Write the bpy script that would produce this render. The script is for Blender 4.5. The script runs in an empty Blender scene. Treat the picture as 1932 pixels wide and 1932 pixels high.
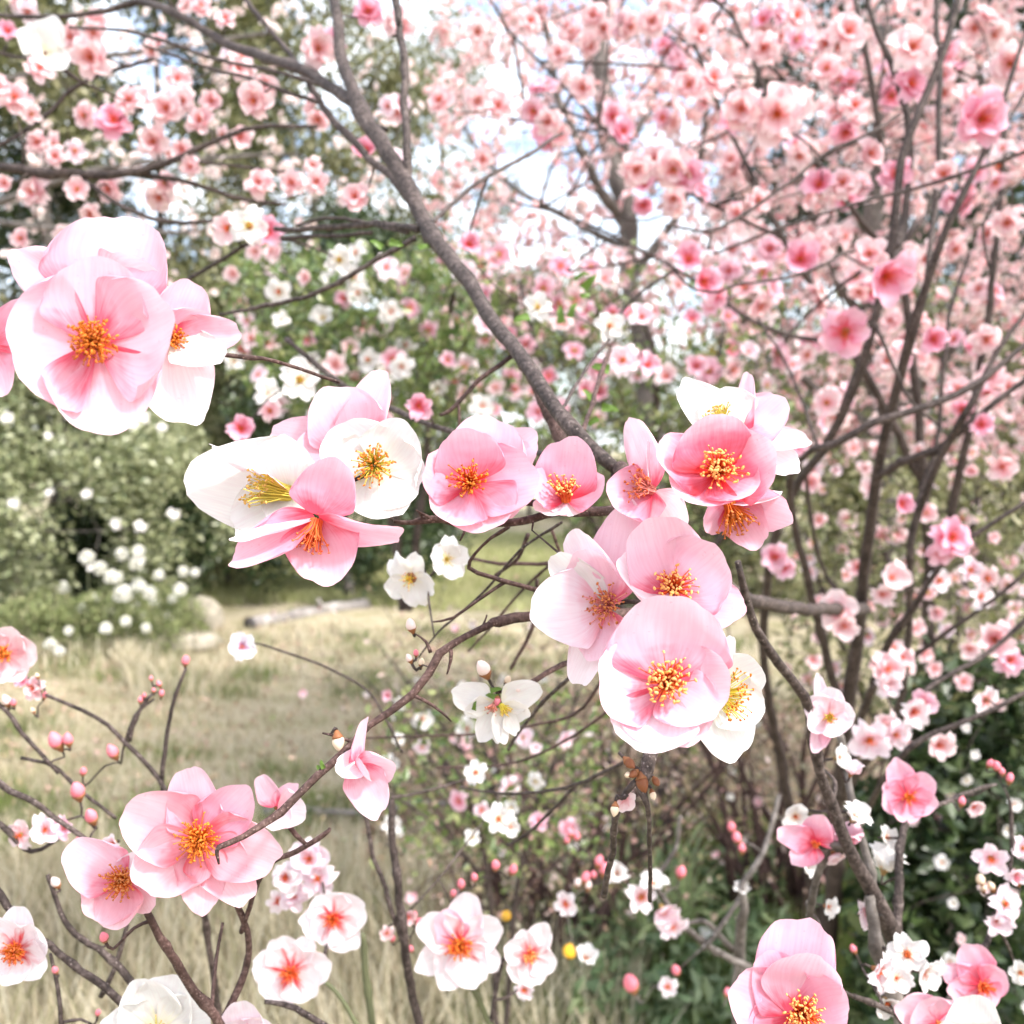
import bpy, math, random
import numpy as np
from mathutils import Vector, Matrix, noise as mnoise

random.seed(7)
NP = np.random.default_rng(7)
R = math.radians
SC = bpy.context.scene
COL = SC.collection

# ------------------------------------------------------------------ camera
CAM_Z, PITCH, SPAN, FW = 1.45, R(3.7), 1.08, 1932.0   # SPAN = picture width at 1 m
cam = bpy.data.cameras.new('camera')
cam.sensor_width = 36
cam.lens = 36 / SPAN
cam.clip_start, cam.clip_end = 0.02, 2000
cam.dof.use_dof = True
cam.dof.focus_distance = 0.315
cam.dof.aperture_fstop = 14.5
camo = bpy.data.objects.new('camera', cam)
camo.location = (0, 0, CAM_Z)
camo.rotation_euler = (R(90) - PITCH, 0, 0)
COL.objects.link(camo)
SC.camera = camo

# ------------------------------------------------------------------ sky, sun, exposure
SUN_EL, SUN_AZ = R(52), R(118)          # azimuth clockwise from +Y (view direction)
world = bpy.data.worlds.new('World')
SC.world = world
world.use_nodes = True
wn, wl = world.node_tree.nodes, world.node_tree.links
bg = wn['Background']
sky = wn.new('ShaderNodeTexSky')
sky.sky_type = 'NISHITA'
sky.sun_disc = False
sky.sun_elevation = SUN_EL
sky.sun_rotation = SUN_AZ
sky.air_density, sky.dust_density, sky.ozone_density = 1.0, 3.0, 1.0
# thin bright broken cloud over the whole sky
wtc = wn.new('ShaderNodeTexCoord')
wmp = wn.new('ShaderNodeMapping')
wmp.inputs['Scale'].default_value = (1, 1, 2.2)
wl.new(wtc.outputs['Generated'], wmp.inputs[0])
wno = wn.new('ShaderNodeTexNoise')
wno.inputs['Scale'].default_value = 6.0
wno.inputs['Detail'].default_value = 7
wl.new(wmp.outputs[0], wno.inputs['Vector'])
wcr = wn.new('ShaderNodeValToRGB')
wcr.color_ramp.elements[0].position, wcr.color_ramp.elements[0].color = .40, (.12, .12, .12, 1)
wcr.color_ramp.elements[1].position, wcr.color_ramp.elements[1].color = .58, (.95, .95, .95, 1)
wl.new(wno.outputs[0], wcr.inputs[0])
wmx = wn.new('ShaderNodeMix')
wmx.data_type = 'RGBA'
wmx.inputs[7].default_value = (6.4, 6.7, 7.1, 1)
wl.new(wcr.outputs[0], wmx.inputs[0])
wl.new(sky.outputs[0], wmx.inputs[6])
wl.new(wmx.outputs[2], bg.inputs[0])
bg.inputs[1].default_value = 0.15
sun = bpy.data.lights.new('sun', 'SUN')
sun.energy = 2.7
sun.angle = R(7)
sun.color = (1.0, 0.96, 0.90)
suno = bpy.data.objects.new('sun', sun)
sd = Vector((math.sin(SUN_AZ) * math.cos(SUN_EL), math.cos(SUN_AZ) * math.cos(SUN_EL), math.sin(SUN_EL)))
suno.rotation_euler = sd.to_track_quat('Z', 'Y').to_euler()
suno.location = sd * 30
COL.objects.link(suno)
SC.view_settings.view_transform = 'Standard'
SC.view_settings.look = 'None'
SC.view_settings.gamma = 1
SC.view_settings.use_curve_mapping = False
SC.view_settings.exposure = 1.5
SC.cycles.max_bounces = 8
SC.cycles.transparent_max_bounces = 8

# ------------------------------------------------------------------ geometry helpers
FWD = Vector((0, math.cos(PITCH), -math.sin(PITCH)))
UPV = Vector((0, math.sin(PITCH), math.cos(PITCH)))
RGT = Vector((1, 0, 0))
CAMP = Vector((0, 0, CAM_Z))


def at(px, py, d):
    """world point seen at pixel (px, py) of a 1932 px wide picture, d metres deep"""
    return CAMP + FWD * d + RGT * ((px / FW - .5) * SPAN * d) + UPV * ((.5 - py / FW) * SPAN * d)


def pxm(d):
    return d * SPAN / FW


def ground_at(px, py):
    """point on the ground plane seen at a pixel"""
    v = FWD + RGT * ((px / FW - .5) * SPAN) + UPV * ((.5 - py / FW) * SPAN)
    t = -CAM_Z / v.z
    return CAMP + v * t


def camdir(v):
    return (RGT * v[0] + UPV * v[1] - FWD * v[2]).normalized()


def rnd(a, b):
    return random.uniform(a, b)


def mesh(name, verts, faces, mat=None, uv=None, smooth=True):
    me = bpy.data.meshes.new(name)
    me.from_pydata([tuple(v) for v in verts], [], faces)
    if uv is not None:
        lay = me.uv_layers.new(name='UVMap')
        li = np.empty(len(me.loops), dtype=np.int32)
        me.loops.foreach_get('vertex_index', li)
        lay.data.foreach_set('uv', np.asarray(uv, dtype=np.float32)[li].ravel())
    if smooth:
        me.polygons.foreach_set('use_smooth', [True] * len(me.polygons))
    if mat:
        me.materials.append(mat)
    me.update()
    return me


def mesh_np(name, V, F, mat, smooth=False):
    """V (n,3), F (m,k) numpy, all faces with k corners"""
    me = bpy.data.meshes.new(name)
    k = F.shape[1]
    me.vertices.add(len(V))
    me.vertices.foreach_set('co', V.astype(np.float32).ravel())
    me.loops.add(F.size)
    me.loops.foreach_set('vertex_index', F.astype(np.int32).ravel())
    me.polygons.add(len(F))
    me.polygons.foreach_set('loop_start', np.arange(0, F.size, k, dtype=np.int32))
    if smooth:
        me.polygons.foreach_set('use_smooth', np.ones(len(F), dtype=bool))
    me.materials.append(mat)
    me.update(calc_edges=True)
    me.validate()
    return me


WM = {}


def add(name, data, parent=None, M=None):
    o = bpy.data.objects.new(name, data)
    COL.objects.link(o)
    M = M or Matrix.Identity(4)
    if parent is not None:
        o.parent = parent
        o.matrix_basis = WM[parent.name].inverted() @ M
    else:
        o.matrix_basis = M
    WM[o.name] = M
    return o


def tag(o, label=None, cat=None, group=None, kind=None):
    for k, v in (('label', label), ('category', cat), ('group', group), ('kind', kind)):
        if v:
            o[k] = v
    return o


def thing(name, label, cat, loc, group=None):
    o = add(name, None, None, Matrix.Translation(loc))
    o.empty_display_size = .05
    return tag(o, label, cat, group)


# ------------------------------------------------------------------ materials
def newmat(name):
    m = bpy.data.materials.new(name)
    m.use_nodes = True
    nt = m.node_tree
    for n in list(nt.nodes):
        nt.nodes.remove(n)
    out = nt.nodes.new('ShaderNodeOutputMaterial')
    return m, nt, out


def nd(nt, t, **kw):
    n = nt.nodes.new(t)
    for k, v in kw.items():
        if k.startswith('i_'):
            n.inputs[int(k[2:])].default_value = v
        else:
            setattr(n, k, v)
    return n


def ramp(nt, stops, src):
    r = nt.nodes.new('ShaderNodeValToRGB')
    e = r.color_ramp.elements
    while len(e) > 1:
        e.remove(e[-1])
    e[0].position, e[0].color = stops[0][0], (*stops[0][1], 1)
    for p, c in stops[1:]:
        x = e.new(p)
        x.color = (*c, 1)
    nt.links.new(src, r.inputs[0])
    return r


def mixc(nt, fac, a, b, mode='MIX'):
    m = nt.nodes.new('ShaderNodeMix')
    m.data_type = 'RGBA'
    m.blend_type = mode
    for i, s in ((0, fac), (6, a), (7, b)):
        if hasattr(s, 'links'):
            nt.links.new(s, m.inputs[i])
        else:
            m.inputs[i].default_value = s if i == 0 else (*s, 1)
    return m.outputs[2]


def leafy_shader(nt, out, col, trans, rough=.5, spec=.3, bump=None, tcol=None):
    p = nd(nt, 'ShaderNodeBsdfPrincipled')
    nt.links.new(col, p.inputs['Base Color'])
    p.inputs['Roughness'].default_value = rough
    p.inputs['Specular IOR Level'].default_value = spec
    t = nd(nt, 'ShaderNodeBsdfTranslucent')
    nt.links.new(tcol or col, t.inputs[0])
    if bump is not None:
        nt.links.new(bump, p.inputs['Normal'])
        nt.links.new(bump, t.inputs['Normal'])
    mx = nd(nt, 'ShaderNodeMixShader', i_0=trans)
    nt.links.new(p.outputs[0], mx.inputs[1])
    nt.links.new(t.outputs[0], mx.inputs[2])
    nt.links.new(mx.outputs[0], out.inputs[0])


PALETTE = {
    #            claw of the petal     middle             rim             where the claw colour ends
    'blush':   ((.72, .10, .17), (.81, .48, .58), (.83, .60, .68), .27),
    'rose':    ((.72, .07, .12), (.80, .36, .48), (.82, .52, .62), .31),
    'deep':    ((.66, .02, .02), (.79, .22, .33), (.83, .60, .69), .36),
    'salmon':  ((.72, .13, .17), (.80, .38, .45), (.83, .55, .61), .26),
    'coral':   ((.77, .33, .37), (.83, .54, .57), (.85, .69, .70), .30),
    'shell':   ((.76, .34, .36), (.83, .62, .64), (.85, .72, .72), .30),
    'pale':    ((.78, .38, .44), (.84, .68, .74), (.86, .77, .81), .26),
    'white':   ((.82, .80, .60), (.80, .79, .76), (.80, .79, .78), .16),
    'redeye':  ((.70, .04, .05), (.85, .74, .76), (.86, .81, .83), .22),
}
PM = {}


def petal_mat(pal):
    if pal in PM:
        return PM[pal]
    b, mi, ti, e = PALETTE[pal]
    m, nt, out = newmat('petal_' + pal)
    L = nt.links
    uv = nd(nt, 'ShaderNodeUVMap')
    sep = nd(nt, 'ShaderNodeSeparateXYZ')
    L.new(uv.outputs[0], sep.inputs[0])
    oi = nd(nt, 'ShaderNodeObjectInfo')
    mul = nd(nt, 'ShaderNodeVectorMath', operation='MULTIPLY')
    L.new(uv.outputs[0], mul.inputs[0])
    mul.inputs[1].default_value = (46, 2.6, 1)
    offs = nd(nt, 'ShaderNodeVectorMath', operation='ADD')
    cmb = nd(nt, 'ShaderNodeCombineXYZ')
    ro = nd(nt, 'ShaderNodeMath', operation='MULTIPLY', i_1=60.0)
    L.new(oi.outputs['Random'], ro.inputs[0])
    L.new(ro.outputs[0], cmb.inputs[2])
    L.new(mul.outputs[0], offs.inputs[0])
    L.new(cmb.outputs[0], offs.inputs[1])
    vein = nd(nt, 'ShaderNodeTexNoise')
    vein.inputs['Scale'].default_value = 1.0
    vein.inputs['Detail'].default_value = 3
    L.new(offs.outputs[0], vein.inputs['Vector'])
    blo = nd(nt, 'ShaderNodeTexNoise')
    blo.inputs['Scale'].default_value = 4.5
    o2 = nd(nt, 'ShaderNodeVectorMath', operation='ADD')
    L.new(uv.outputs[0], o2.inputs[0])
    L.new(cmb.outputs[0], o2.inputs[1])
    L.new(o2.outputs[0], blo.inputs['Vector'])
    # v pushed about by veins and blotches so that the colour bleeds out in streaks
    a1 = nd(nt, 'ShaderNodeMath', operation='MULTIPLY_ADD', i_1=.16, i_2=-.08)
    L.new(vein.outputs[0], a1.inputs[0])
    a2 = nd(nt, 'ShaderNodeMath', operation='MULTIPLY_ADD', i_1=.5, i_2=-.25)
    L.new(blo.outputs[0], a2.inputs[0])
    s1 = nd(nt, 'ShaderNodeMath', operation='ADD')
    L.new(sep.outputs[1], s1.inputs[0])
    L.new(a1.outputs[0], s1.inputs[1])
    s2 = nd(nt, 'ShaderNodeMath', operation='ADD')
    L.new(s1.outputs[0], s2.inputs[0])
    L.new(a2.outputs[0], s2.inputs[1])
    rp = ramp(nt, [(.04, b), (e * .55, tuple(.6 * x + .4 * y for x, y in zip(b, mi))), (e * 1.25, mi), (.95, ti)], s2.outputs[0])
    vr = ramp(nt, [(.35, (.96, .90, .92)), (.6, (1, 1, 1))], vein.outputs[0])
    c = mixc(nt, .8, rp.outputs[0], vr.outputs[0], 'MULTIPLY')
    fl = nd(nt, 'ShaderNodeTexNoise')
    fl.inputs['Scale'].default_value = 26
    fl.inputs['Detail'].default_value = 1
    L.new(o2.outputs[0], fl.inputs['Vector'])
    fr = ramp(nt, [(.70, (0, 0, 0)), (.78, (.35, .35, .35))], fl.outputs[0])
    c = mixc(nt, fr.outputs[0], c, tuple(.5 * x + .5 * y for x, y in zip(b, mi)))
    bp = nd(nt, 'ShaderNodeBump')
    bp.inputs['Strength'].default_value = .06
    bp.inputs['Distance'].default_value = .0006
    L.new(vein.outputs[0], bp.inputs['Height'])
    leafy_shader(nt, out, c, .40, .6, .18, bp.outputs[0])
    PM[pal] = m
    return m


def plain(name, c, rough=.5, c2=None, scale=40, spec=.3, trans=0):
    m, nt, out = newmat(name)
    n = nd(nt, 'ShaderNodeTexNoise')
    tc = nd(nt, 'ShaderNodeTexCoord')
    nt.links.new(tc.outputs['Object'], n.inputs['Vector'])
    n.inputs['Scale'].default_value = scale
    r = ramp(nt, [(.3, c), (.7, c2 or tuple(x * .75 for x in c))], n.outputs[0])
    if trans:
        leafy_shader(nt, out, r.outputs[0], trans, rough, spec)
    else:
        p = nd(nt, 'ShaderNodeBsdfPrincipled')
        nt.links.new(r.outputs[0], p.inputs['Base Color'])
        p.inputs['Roughness'].default_value = rough
        p.inputs['Specular IOR Level'].default_value = spec
        nt.links.new(p.outputs[0], out.inputs[0])
    return m


def island(name, cols, trans=.3, rough=.5, spec=.3):
    """colour picked per loose piece: leaves, blades, small petals"""
    m, nt, out = newmat(name)
    g = nd(nt, 'ShaderNodeNewGeometry')
    n = len(cols)
    r = ramp(nt, [(i / max(1, n - 1), c) for i, c in enumerate(cols)], g.outputs['Random Per Island'])
    leafy_shader(nt, out, r.outputs[0], trans, rough, spec)
    return m


def bark_mat(name, a, b, c, scale):
    m, nt, out = newmat(name)
    L = nt.links
    tc = nd(nt, 'ShaderNodeTexCoord')
    mp = nd(nt, 'ShaderNodeMapping')
    L.new(tc.outputs['Object'], mp.inputs[0])
    n1 = nd(nt, 'ShaderNodeTexNoise')
    n1.inputs['Scale'].default_value = scale
    n1.inputs['Detail'].default_value = 6
    n1.inputs['Roughness'].default_value = .65
    L.new(mp.outputs[0], n1.inputs['Vector'])
    n2 = nd(nt, 'ShaderNodeTexNoise')
    n2.inputs['Scale'].default_value = scale * .13
    L.new(mp.outputs[0], n2.inputs['Vector'])
    vo = nd(nt, 'ShaderNodeTexVoronoi')
    vo.inputs['Scale'].default_value = scale * 1.2
    L.new(mp.outputs[0], vo.inputs['Vector'])
    r = ramp(nt, [(.32, a), (.5, b), (.72, c)], n1.outputs[0])
    r2 = ramp(nt, [(.35, (.5, .46, .44)), (.65, (1.35, 1.32, 1.3))], n2.outputs[0])
    col = mixc(nt, .8, r.outputs[0], r2.outputs[0], 'MULTIPLY')
    rv = ramp(nt, [(.10, (1, 1, 1)), (.2, (0, 0, 0))], vo.outputs[0])
    col = mixc(nt, rv.outputs[0], col, tuple(min(1, x * 1.5) for x in c))
    bp = nd(nt, 'ShaderNodeBump')
    bp.inputs['Strength'].default_value = .9
    bp.inputs['Distance'].default_value = .0012
    L.new(n1.outputs[0], bp.inputs['Height'])
    p = nd(nt, 'ShaderNodeBsdfPrincipled')
    L.new(col, p.inputs['Base Color'])
    p.inputs['Roughness'].default_value = .7
    p.inputs['Specular IOR Level'].default_value = .3
    L.new(bp.outputs[0], p.inputs['Normal'])
    L.new(p.outputs[0], out.inputs[0])
    return m


BARK = bark_mat('bark_grey_brown', (.016, .011, .010), (.055, .040, .036), (.15, .12, .112), 330)
BARK_R = bark_mat('bark_red_brown', (.024, .012, .010), (.068, .037, .032), (.15, .10, .09), 500)
BARK_G = bark_mat('bark_pale_grey', (.05, .043, .038), (.12, .105, .095), (.22, .20, .19), 120)
GREENSTEM = plain('green_stem', (.13, .14, .07), .6, (.08, .085, .045), 60)
CALYX = plain('calyx_green', (.20, .22, .06), .5, (.32, .10, .06), 300)
CALYX_R = plain('calyx_red', (.28, .06, .035), .5, (.20, .13, .04), 300)
FIL = {'red': plain('filament_red', (.80, .07, .02), .45, (.80, .20, .04), 200, .3, .3),
       'orange': plain('filament_orange', (.80, .17, .02), .45, (.80, .30, .04), 200, .3, .3),
       'yellow': plain('filament_yellow', (.78, .62, .06), .45, (.70, .60, .12), 200, .3, .3),
       'pink': plain('filament_pink', (.82, .20, .18), .45, (.84, .40, .34), 200, .3, .3)}
ANTH = {'gold': plain('anther_gold', (.70, .22, .02), .6, (.46, .09, .012), 700),
        'cream': plain('anther_cream', (.82, .48, .18), .6, (.72, .26, .05), 700),
        'brown': plain('anther_brown', (.42, .10, .03), .6, (.58, .22, .06), 900),
        'tan': plain('anther_tan', (.72, .46, .14), .6, (.58, .30, .06), 900),
        'redd': plain('anther_red', (.55, .06, .02), .6, (.70, .20, .05), 900)}
BUD = {'coral': plain('bud_coral', (.78, .10, .16), .5, (.85, .38, .44), 160, .3, .2),
       'white': plain('bud_white', (.86, .80, .76), .5, (.86, .62, .60), 60, .3, .25),
       'cream': plain('bud_cream', (.78, .62, .40), .5, (.84, .70, .60), 60, .3, .25),
       'brown': plain('bud_scale_brown', (.12, .03, .022), .5, (.26, .10, .03), 400)}
LEAF_Y = island('leaf_young_green', [(.14, .22, .03), (.20, .28, .05), (.10, .19, .03), (.30, .33, .08)], .35, .4, .4)
PETALSTUFF = {}


def stuff_mat(key):
    """small far petals, one colour per piece"""
    if key in PETALSTUFF:
        return PETALSTUFF[key]
    cols = {'coral': [(.84, .52, .54), (.86, .68, .68), (.80, .36, .39), (.86, .76, .74), (.85, .58, .60), (.86, .80, .77), (.85, .64, .66)],
            'pink': [(.85, .42, .50), (.88, .66, .70), (.80, .24, .34), (.88, .74, .76), (.86, .55, .60)],
            'pale': [(.88, .74, .74), (.88, .80, .78), (.87, .62, .60), (.89, .84, .80)],
            'white': [(.89, .87, .84), (.88, .82, .80), (.87, .85, .76)]}[key]
    PETALSTUFF[key] = island('far_petals_' + key, cols, .3, .6, .2)
    return PETALSTUFF[key]


# ------------------------------------------------------------------ petals, stamens, buds
def petal_geo(B, T, w, n, cup=.25, sag=.12, ruf=.03, notch=0., curl=0., k=.5, m=.62, claw=.16, nu=12, nv=14, fold=0., rng=random):
    """obovate petal from claw B to rim T; n is the side its hollow faces"""
    L = T - B
    ln = L.length
    y = L / ln
    n = n - y * n.dot(y)
    n = n.normalized() if n.length > 1e-6 else y.orthogonal().normalized()
    x = y.cross(n)
    ph = [rng.uniform(0, 6.28) for _ in range(6)]
    asym = rng.uniform(-.12, .12)
    bend = rng.uniform(-.06, .06)
    V, UV, F = [], [], []
    for j in range(nv + 1):
        v = j / nv
        for i in range(nu + 1):
            u = math.sin((i / nu * 2 - 1) * math.pi / 2)
            top = 1 - k + k * math.sqrt(max(0, 1 - u * u))
            top *= 1 + .025 * math.sin(3 * u + ph[0]) + .018 * math.sin(7 * u + ph[1]) + .045 * mnoise.noise((u * 2.4, ph[4] * 9, 0)) + .022 * mnoise.noise((u * 8, ph[4] * 9, 3)) - notch * math.exp(-(u - asym * .5) ** 2 / .03)
            g = claw + (1 - claw) * (math.sin(min(1., v / m) * math.pi / 2) ** .9)
            g *= 1 - .10 * max(0., (v - m) / (1 - m)) ** 2
            g *= 1 + asym * u + .03 * math.sin(5 * v + ph[2])
            yy = v * top
            xx = u * w / 2 * g + bend * ln * v * v
            zz = -sag * ln * 4 * yy * (1 - yy) + cup * (w / 2) * g * u * u * (.35 + .65 * v)
            zz += ruf * ln * (v ** 2) * (abs(u) ** 1.5 * math.sin(9 * v + 4 * u + ph[3]) + .6 * math.sin(4.5 * u + ph[5]) * v)
            zz += ln * (.030 * mnoise.noise((u * 1.6 + ph[0] * 9, v * 2.2, ph[1] * 7)) + .012 * mnoise.noise((u * 5 + ph[2] * 9, v * 4, ph[3] * 7))) * min(1, v * 1.6)
            if curl:
                q = max(0., yy - .55)
                zz += curl * ln * q * q * 5
                yy -= abs(curl) * q * q * 1.2
            if fold:
                zz += fold * (w / 2) * abs(xx) / (w / 2)
            V.append(B + y * (yy * ln) + x * xx + n * zz)
            UV.append((i / nu, v * top))
    for j in range(nv):
        for i in range(nu):
            a = j * (nu + 1) + i
            F.append((a, a + 1, a + nu + 2, a + nu + 1))
    return V, F, UV


def tube_geo(P, Rr, sides=6, cap=True):
    V, F = [], []
    up = None
    n = len(P)
    for i in range(n):
        t = (P[min(i + 1, n - 1)] - P[max(i - 1, 0)])
        t = t.normalized() if t.length > 1e-9 else Vector((0, 0, 1))
        if up is None:
            up = t.orthogonal().normalized()
        up = (up - t * up.dot(t))
        up = up.normalized() if up.length > 1e-6 else t.orthogonal().normalized()
        s = t.cross(up)
        for k in range(sides):
            a = 2 * math.pi * k / sides
            V.append(P[i] + (up * math.cos(a) + s * math.sin(a)) * Rr[i])
    for i in range(n - 1):
        for k in range(sides):
            a, b = i * sides + k, i * sides + (k + 1) % sides
            F.append((a, b, b + sides, a + sides))
    if cap:
        F.append(tuple(range(sides))[::-1])
        F.append(tuple((n - 1) * sides + k for k in range(sides)))
    return V, F


def smooth_path(pts, step):
    """Catmull-Rom through (Vector, radius)"""
    out = []
    P = [pts[0]] + list(pts) + [pts[-1]]
    for i in range(1, len(P) - 2):
        p0, p1, p2, p3 = P[i - 1], P[i], P[i + 1], P[i + 2]
        n = max(2, int((p2[0] - p1[0]).length / step))
        for k in range(n):
            t = k / n
            q = .5 * ((2 * p1[0]) + (-p0[0] + p2[0]) * t + (2 * p0[0] - 5 * p1[0] + 4 * p2[0] - p3[0]) * t * t + (-p0[0] + 3 * p1[0] - 3 * p2[0] + p3[0]) * t ** 3)
            out.append((q, p1[1] * (1 - t) + p2[1] * t))
    out.append(pts[-1])
    return out


def stamen_geo(B, axis, length, n, spread, frad, alen, rng, r0=.08, droop=None):
    """filaments in one list, anthers in another"""
    ax = axis.normalized()
    s = ax.orthogonal().normalized()
    t = ax.cross(s)
    FV, FF, AV, AF = [], [], [], []
    for k in range(n):
        a = k * 2.399963 + rng.uniform(-.2, .2)
        q = math.sqrt((k + .5) / n)
        rad = s * math.cos(a) + t * math.sin(a)
        tilt = spread * q * rng.uniform(.55, 1.25)
        ln = length * rng.uniform(.55, 1.12) * (.85 + .15 * q)
        p0 = B + rad * (length * r0 * (.3 + q))
        d = (ax * math.cos(tilt) + rad * math.sin(tilt)).normalized()
        p3 = p0 + d * ln
        if droop is not None:
            p3 = p3 + droop * ln * rng.uniform(.2, .6)
        p1 = p0 + ax * ln * .36 + rad * ln * .05
        p2 = p0 * .3 + p3 * .7 + ax * ln * .10 + Vector((rng.uniform(-1, 1), rng.uniform(-1, 1), rng.uniform(-1, 1))) * ln * .05
        V, F = tube_geo([p0, p1, p2, p3], [frad * 1.2, frad, frad * .85, frad * .7], 4, False)
        o = len(FV)
        FV += V
        FF += [tuple(i + o for i in f) for f in F]
        # bean-shaped anther: stretched octahedron with a waist ring
        e = Vector((rng.uniform(-1, 1), rng.uniform(-1, 1), rng.uniform(-1, 1)))
        e = (e - d * e.dot(d) * .5).normalized()
        hl = alen * rng.choice([.6, .8, .9, 1., 1.15]) * .5
        c = p3
        f1 = e.orthogonal().normalized()
        f2 = e.cross(f1)
        o = len(AV)
        for z, rr in ((-1, .12), (-.45, .55), (.45, .55), (1, .12)):
            for m in range(5):
                g = 2 * math.pi * m / 5
                AV.append(c + e * (z * hl) + (f1 * math.cos(g) + f2 * math.sin(g)) * (rr * hl))
        for z in range(3):
            for m in range(5):
                AF.append((o + z * 5 + m, o + z * 5 + (m + 1) % 5, o + z * 5 + 5 + (m + 1) % 5, o + z * 5 + 5 + m))
    return FV, FF, AV, AF


def lathe(prof, sides=10, wob=0., rng=random):
    """profile [(r, z)] -> verts, faces round +Z"""
    V, F = [], []
    for (r, z) in prof:
        for k in range(sides):
            a = 2 * math.pi * k / sides
            rr = r * (1 + wob * math.sin(5 * a + 3 * z / max(1e-6, prof[-1][1])))
            V.append(Vector((rr * math.cos(a), rr * math.sin(a), z)))
    for j in range(len(prof) - 1):
        for k in range(sides):
            a, b = j * sides + k, j * sides + (k + 1) % sides
            F.append((a, b, b + sides, a + sides))
    F.append(tuple(range(sides))[::-1])
    F.append(tuple((len(prof) - 1) * sides + k for k in range(sides)))
    return V, F


def frame(loc, axis, scale=1., roll=0.):
    q = axis.to_track_quat('Z', 'Y').to_matrix().to_4x4()
    return Matrix.Translation(loc) @ q @ Matrix.Rotation(roll, 4, 'Z') @ Matrix.Scale(scale, 4)


# shared unit meshes --------------------------------------------------------
_lib = {}


def lib(key, fn):
    if key not in _lib:
        _lib[key] = fn()
    return _lib[key]


def unit_petal(pal, i):
    def mk():
        rg = random.Random(100 + i)
        V, F, UV = petal_geo(Vector((0, .05, 0)), Vector((0, 1, 0)), rg.uniform(.74, .98), Vector((0, 0, 1)), rg.uniform(.2, .5),
                             rg.uniform(.04, .14), rg.uniform(.02, .06), rg.choice([0, 0, .10, .16]), rg.uniform(-.5, .25), nu=8, nv=8, rng=rg)
        return mesh('petal', V, F, petal_mat(pal), UV)
    return lib(('petal', pal, i), mk)


def unit_stamens(fc, ac, i):
    def mk():
        rg = random.Random(40 + i)
        FV, FF, AV, AF = stamen_geo(Vector((0, 0, .02)), Vector((0, 0, 1)), .36, 18, .85, .011, .055, rg, .12)
        return mesh('stamens', FV, FF, FIL[fc]), mesh('anthers', AV, AF, ANTH[ac])
    return lib(('st', fc, ac, i), mk)


def unit_calyx(mat):
    def mk():
        V, F = lathe([(.035, -.30), (.10, -.26), (.13, -.14), (.20, -.02), (.17, .03), (.05, .05)], 10, .06)
        return mesh('calyx', V, F, mat)
    return lib(('cal', mat.name), mk)


def unit_bud(kind):
    def mk():
        V, F = lathe([(.10, -.55), (.30, -.42), (.43, -.18), (.46, .02), (.42, .22), (.33, .42), (.20, .60), (.08, .70)], 18)
        W = []
        for v in V:
            a = math.atan2(v.y, v.x) + v.z * 1.3
            f = 1 + .16 * abs(math.sin(1.5 * a)) ** .6 - .10      # overlapping petals wrapped round each other
            W.append(Vector((v.x * f, v.y * f, v.z + .05 * math.sin(1.5 * a))))
        V = W
        return mesh('bud', V, F, BUD[kind])
    return lib(('bud', kind), mk)


def unit_budcup():
    def mk():
        V, F = lathe([(.06, -.95), (.16, -.85), (.30, -.58), (.42, -.40), (.44, -.26), (.30, -.30)], 10, .08)
        return mesh('calyx', V, F, CALYX_R)
    return lib(('budcup',), mk)


def unit_leaf(i):
    def mk():
        rg = random.Random(200 + i)
        V, F, UV = petal_geo(Vector((0, 0, 0)), Vector((0, 1, 0)), .5, Vector((0, 0, 1)), .2, -.05, .02, 0, -.2, k=.9, m=.45, claw=.08, nu=4, nv=6, fold=.35, rng=rg)
        return mesh('leaf', V, F, LEAF_Y, UV)
    return lib(('leaf', i), mk)


def puff_geo(i, double):
    """small far blossom, petals and all in one mesh"""
    rg = random.Random(300 + i)
    V, F = [], []
    n = 9 if double else 5
    for k in range(n):
        a = 2 * math.pi * k / (5 if not double or k < 5 else 4) + rg.uniform(-.25, .25) + (.5 if k >= 5 else 0)
        el = rg.uniform(.05, .5) + (.5 if k >= 5 else 0)
        v, f, _ = petal_geo(Vector((0, .06, 0)), Vector((0, 1 if k < 5 else .75, 0)), rg.uniform(.7, .95), Vector((0, 0, 1)), .4, .1, .04, 0, -.2, nu=3, nv=3, rng=rg)
        M = Matrix.Rotation(a, 4, 'Z') @ Matrix.Rotation(el, 4, 'X')
        o = len(V)
        V += [M @ p for p in v]
        F += [tuple(x + o for x in q) for q in f]
    return V, F


def unit_puff(i, double, key):
    return lib(('puff', i, double, key), lambda: mesh('blossom', *puff_geo(i, double), stuff_mat(key)))


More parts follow.
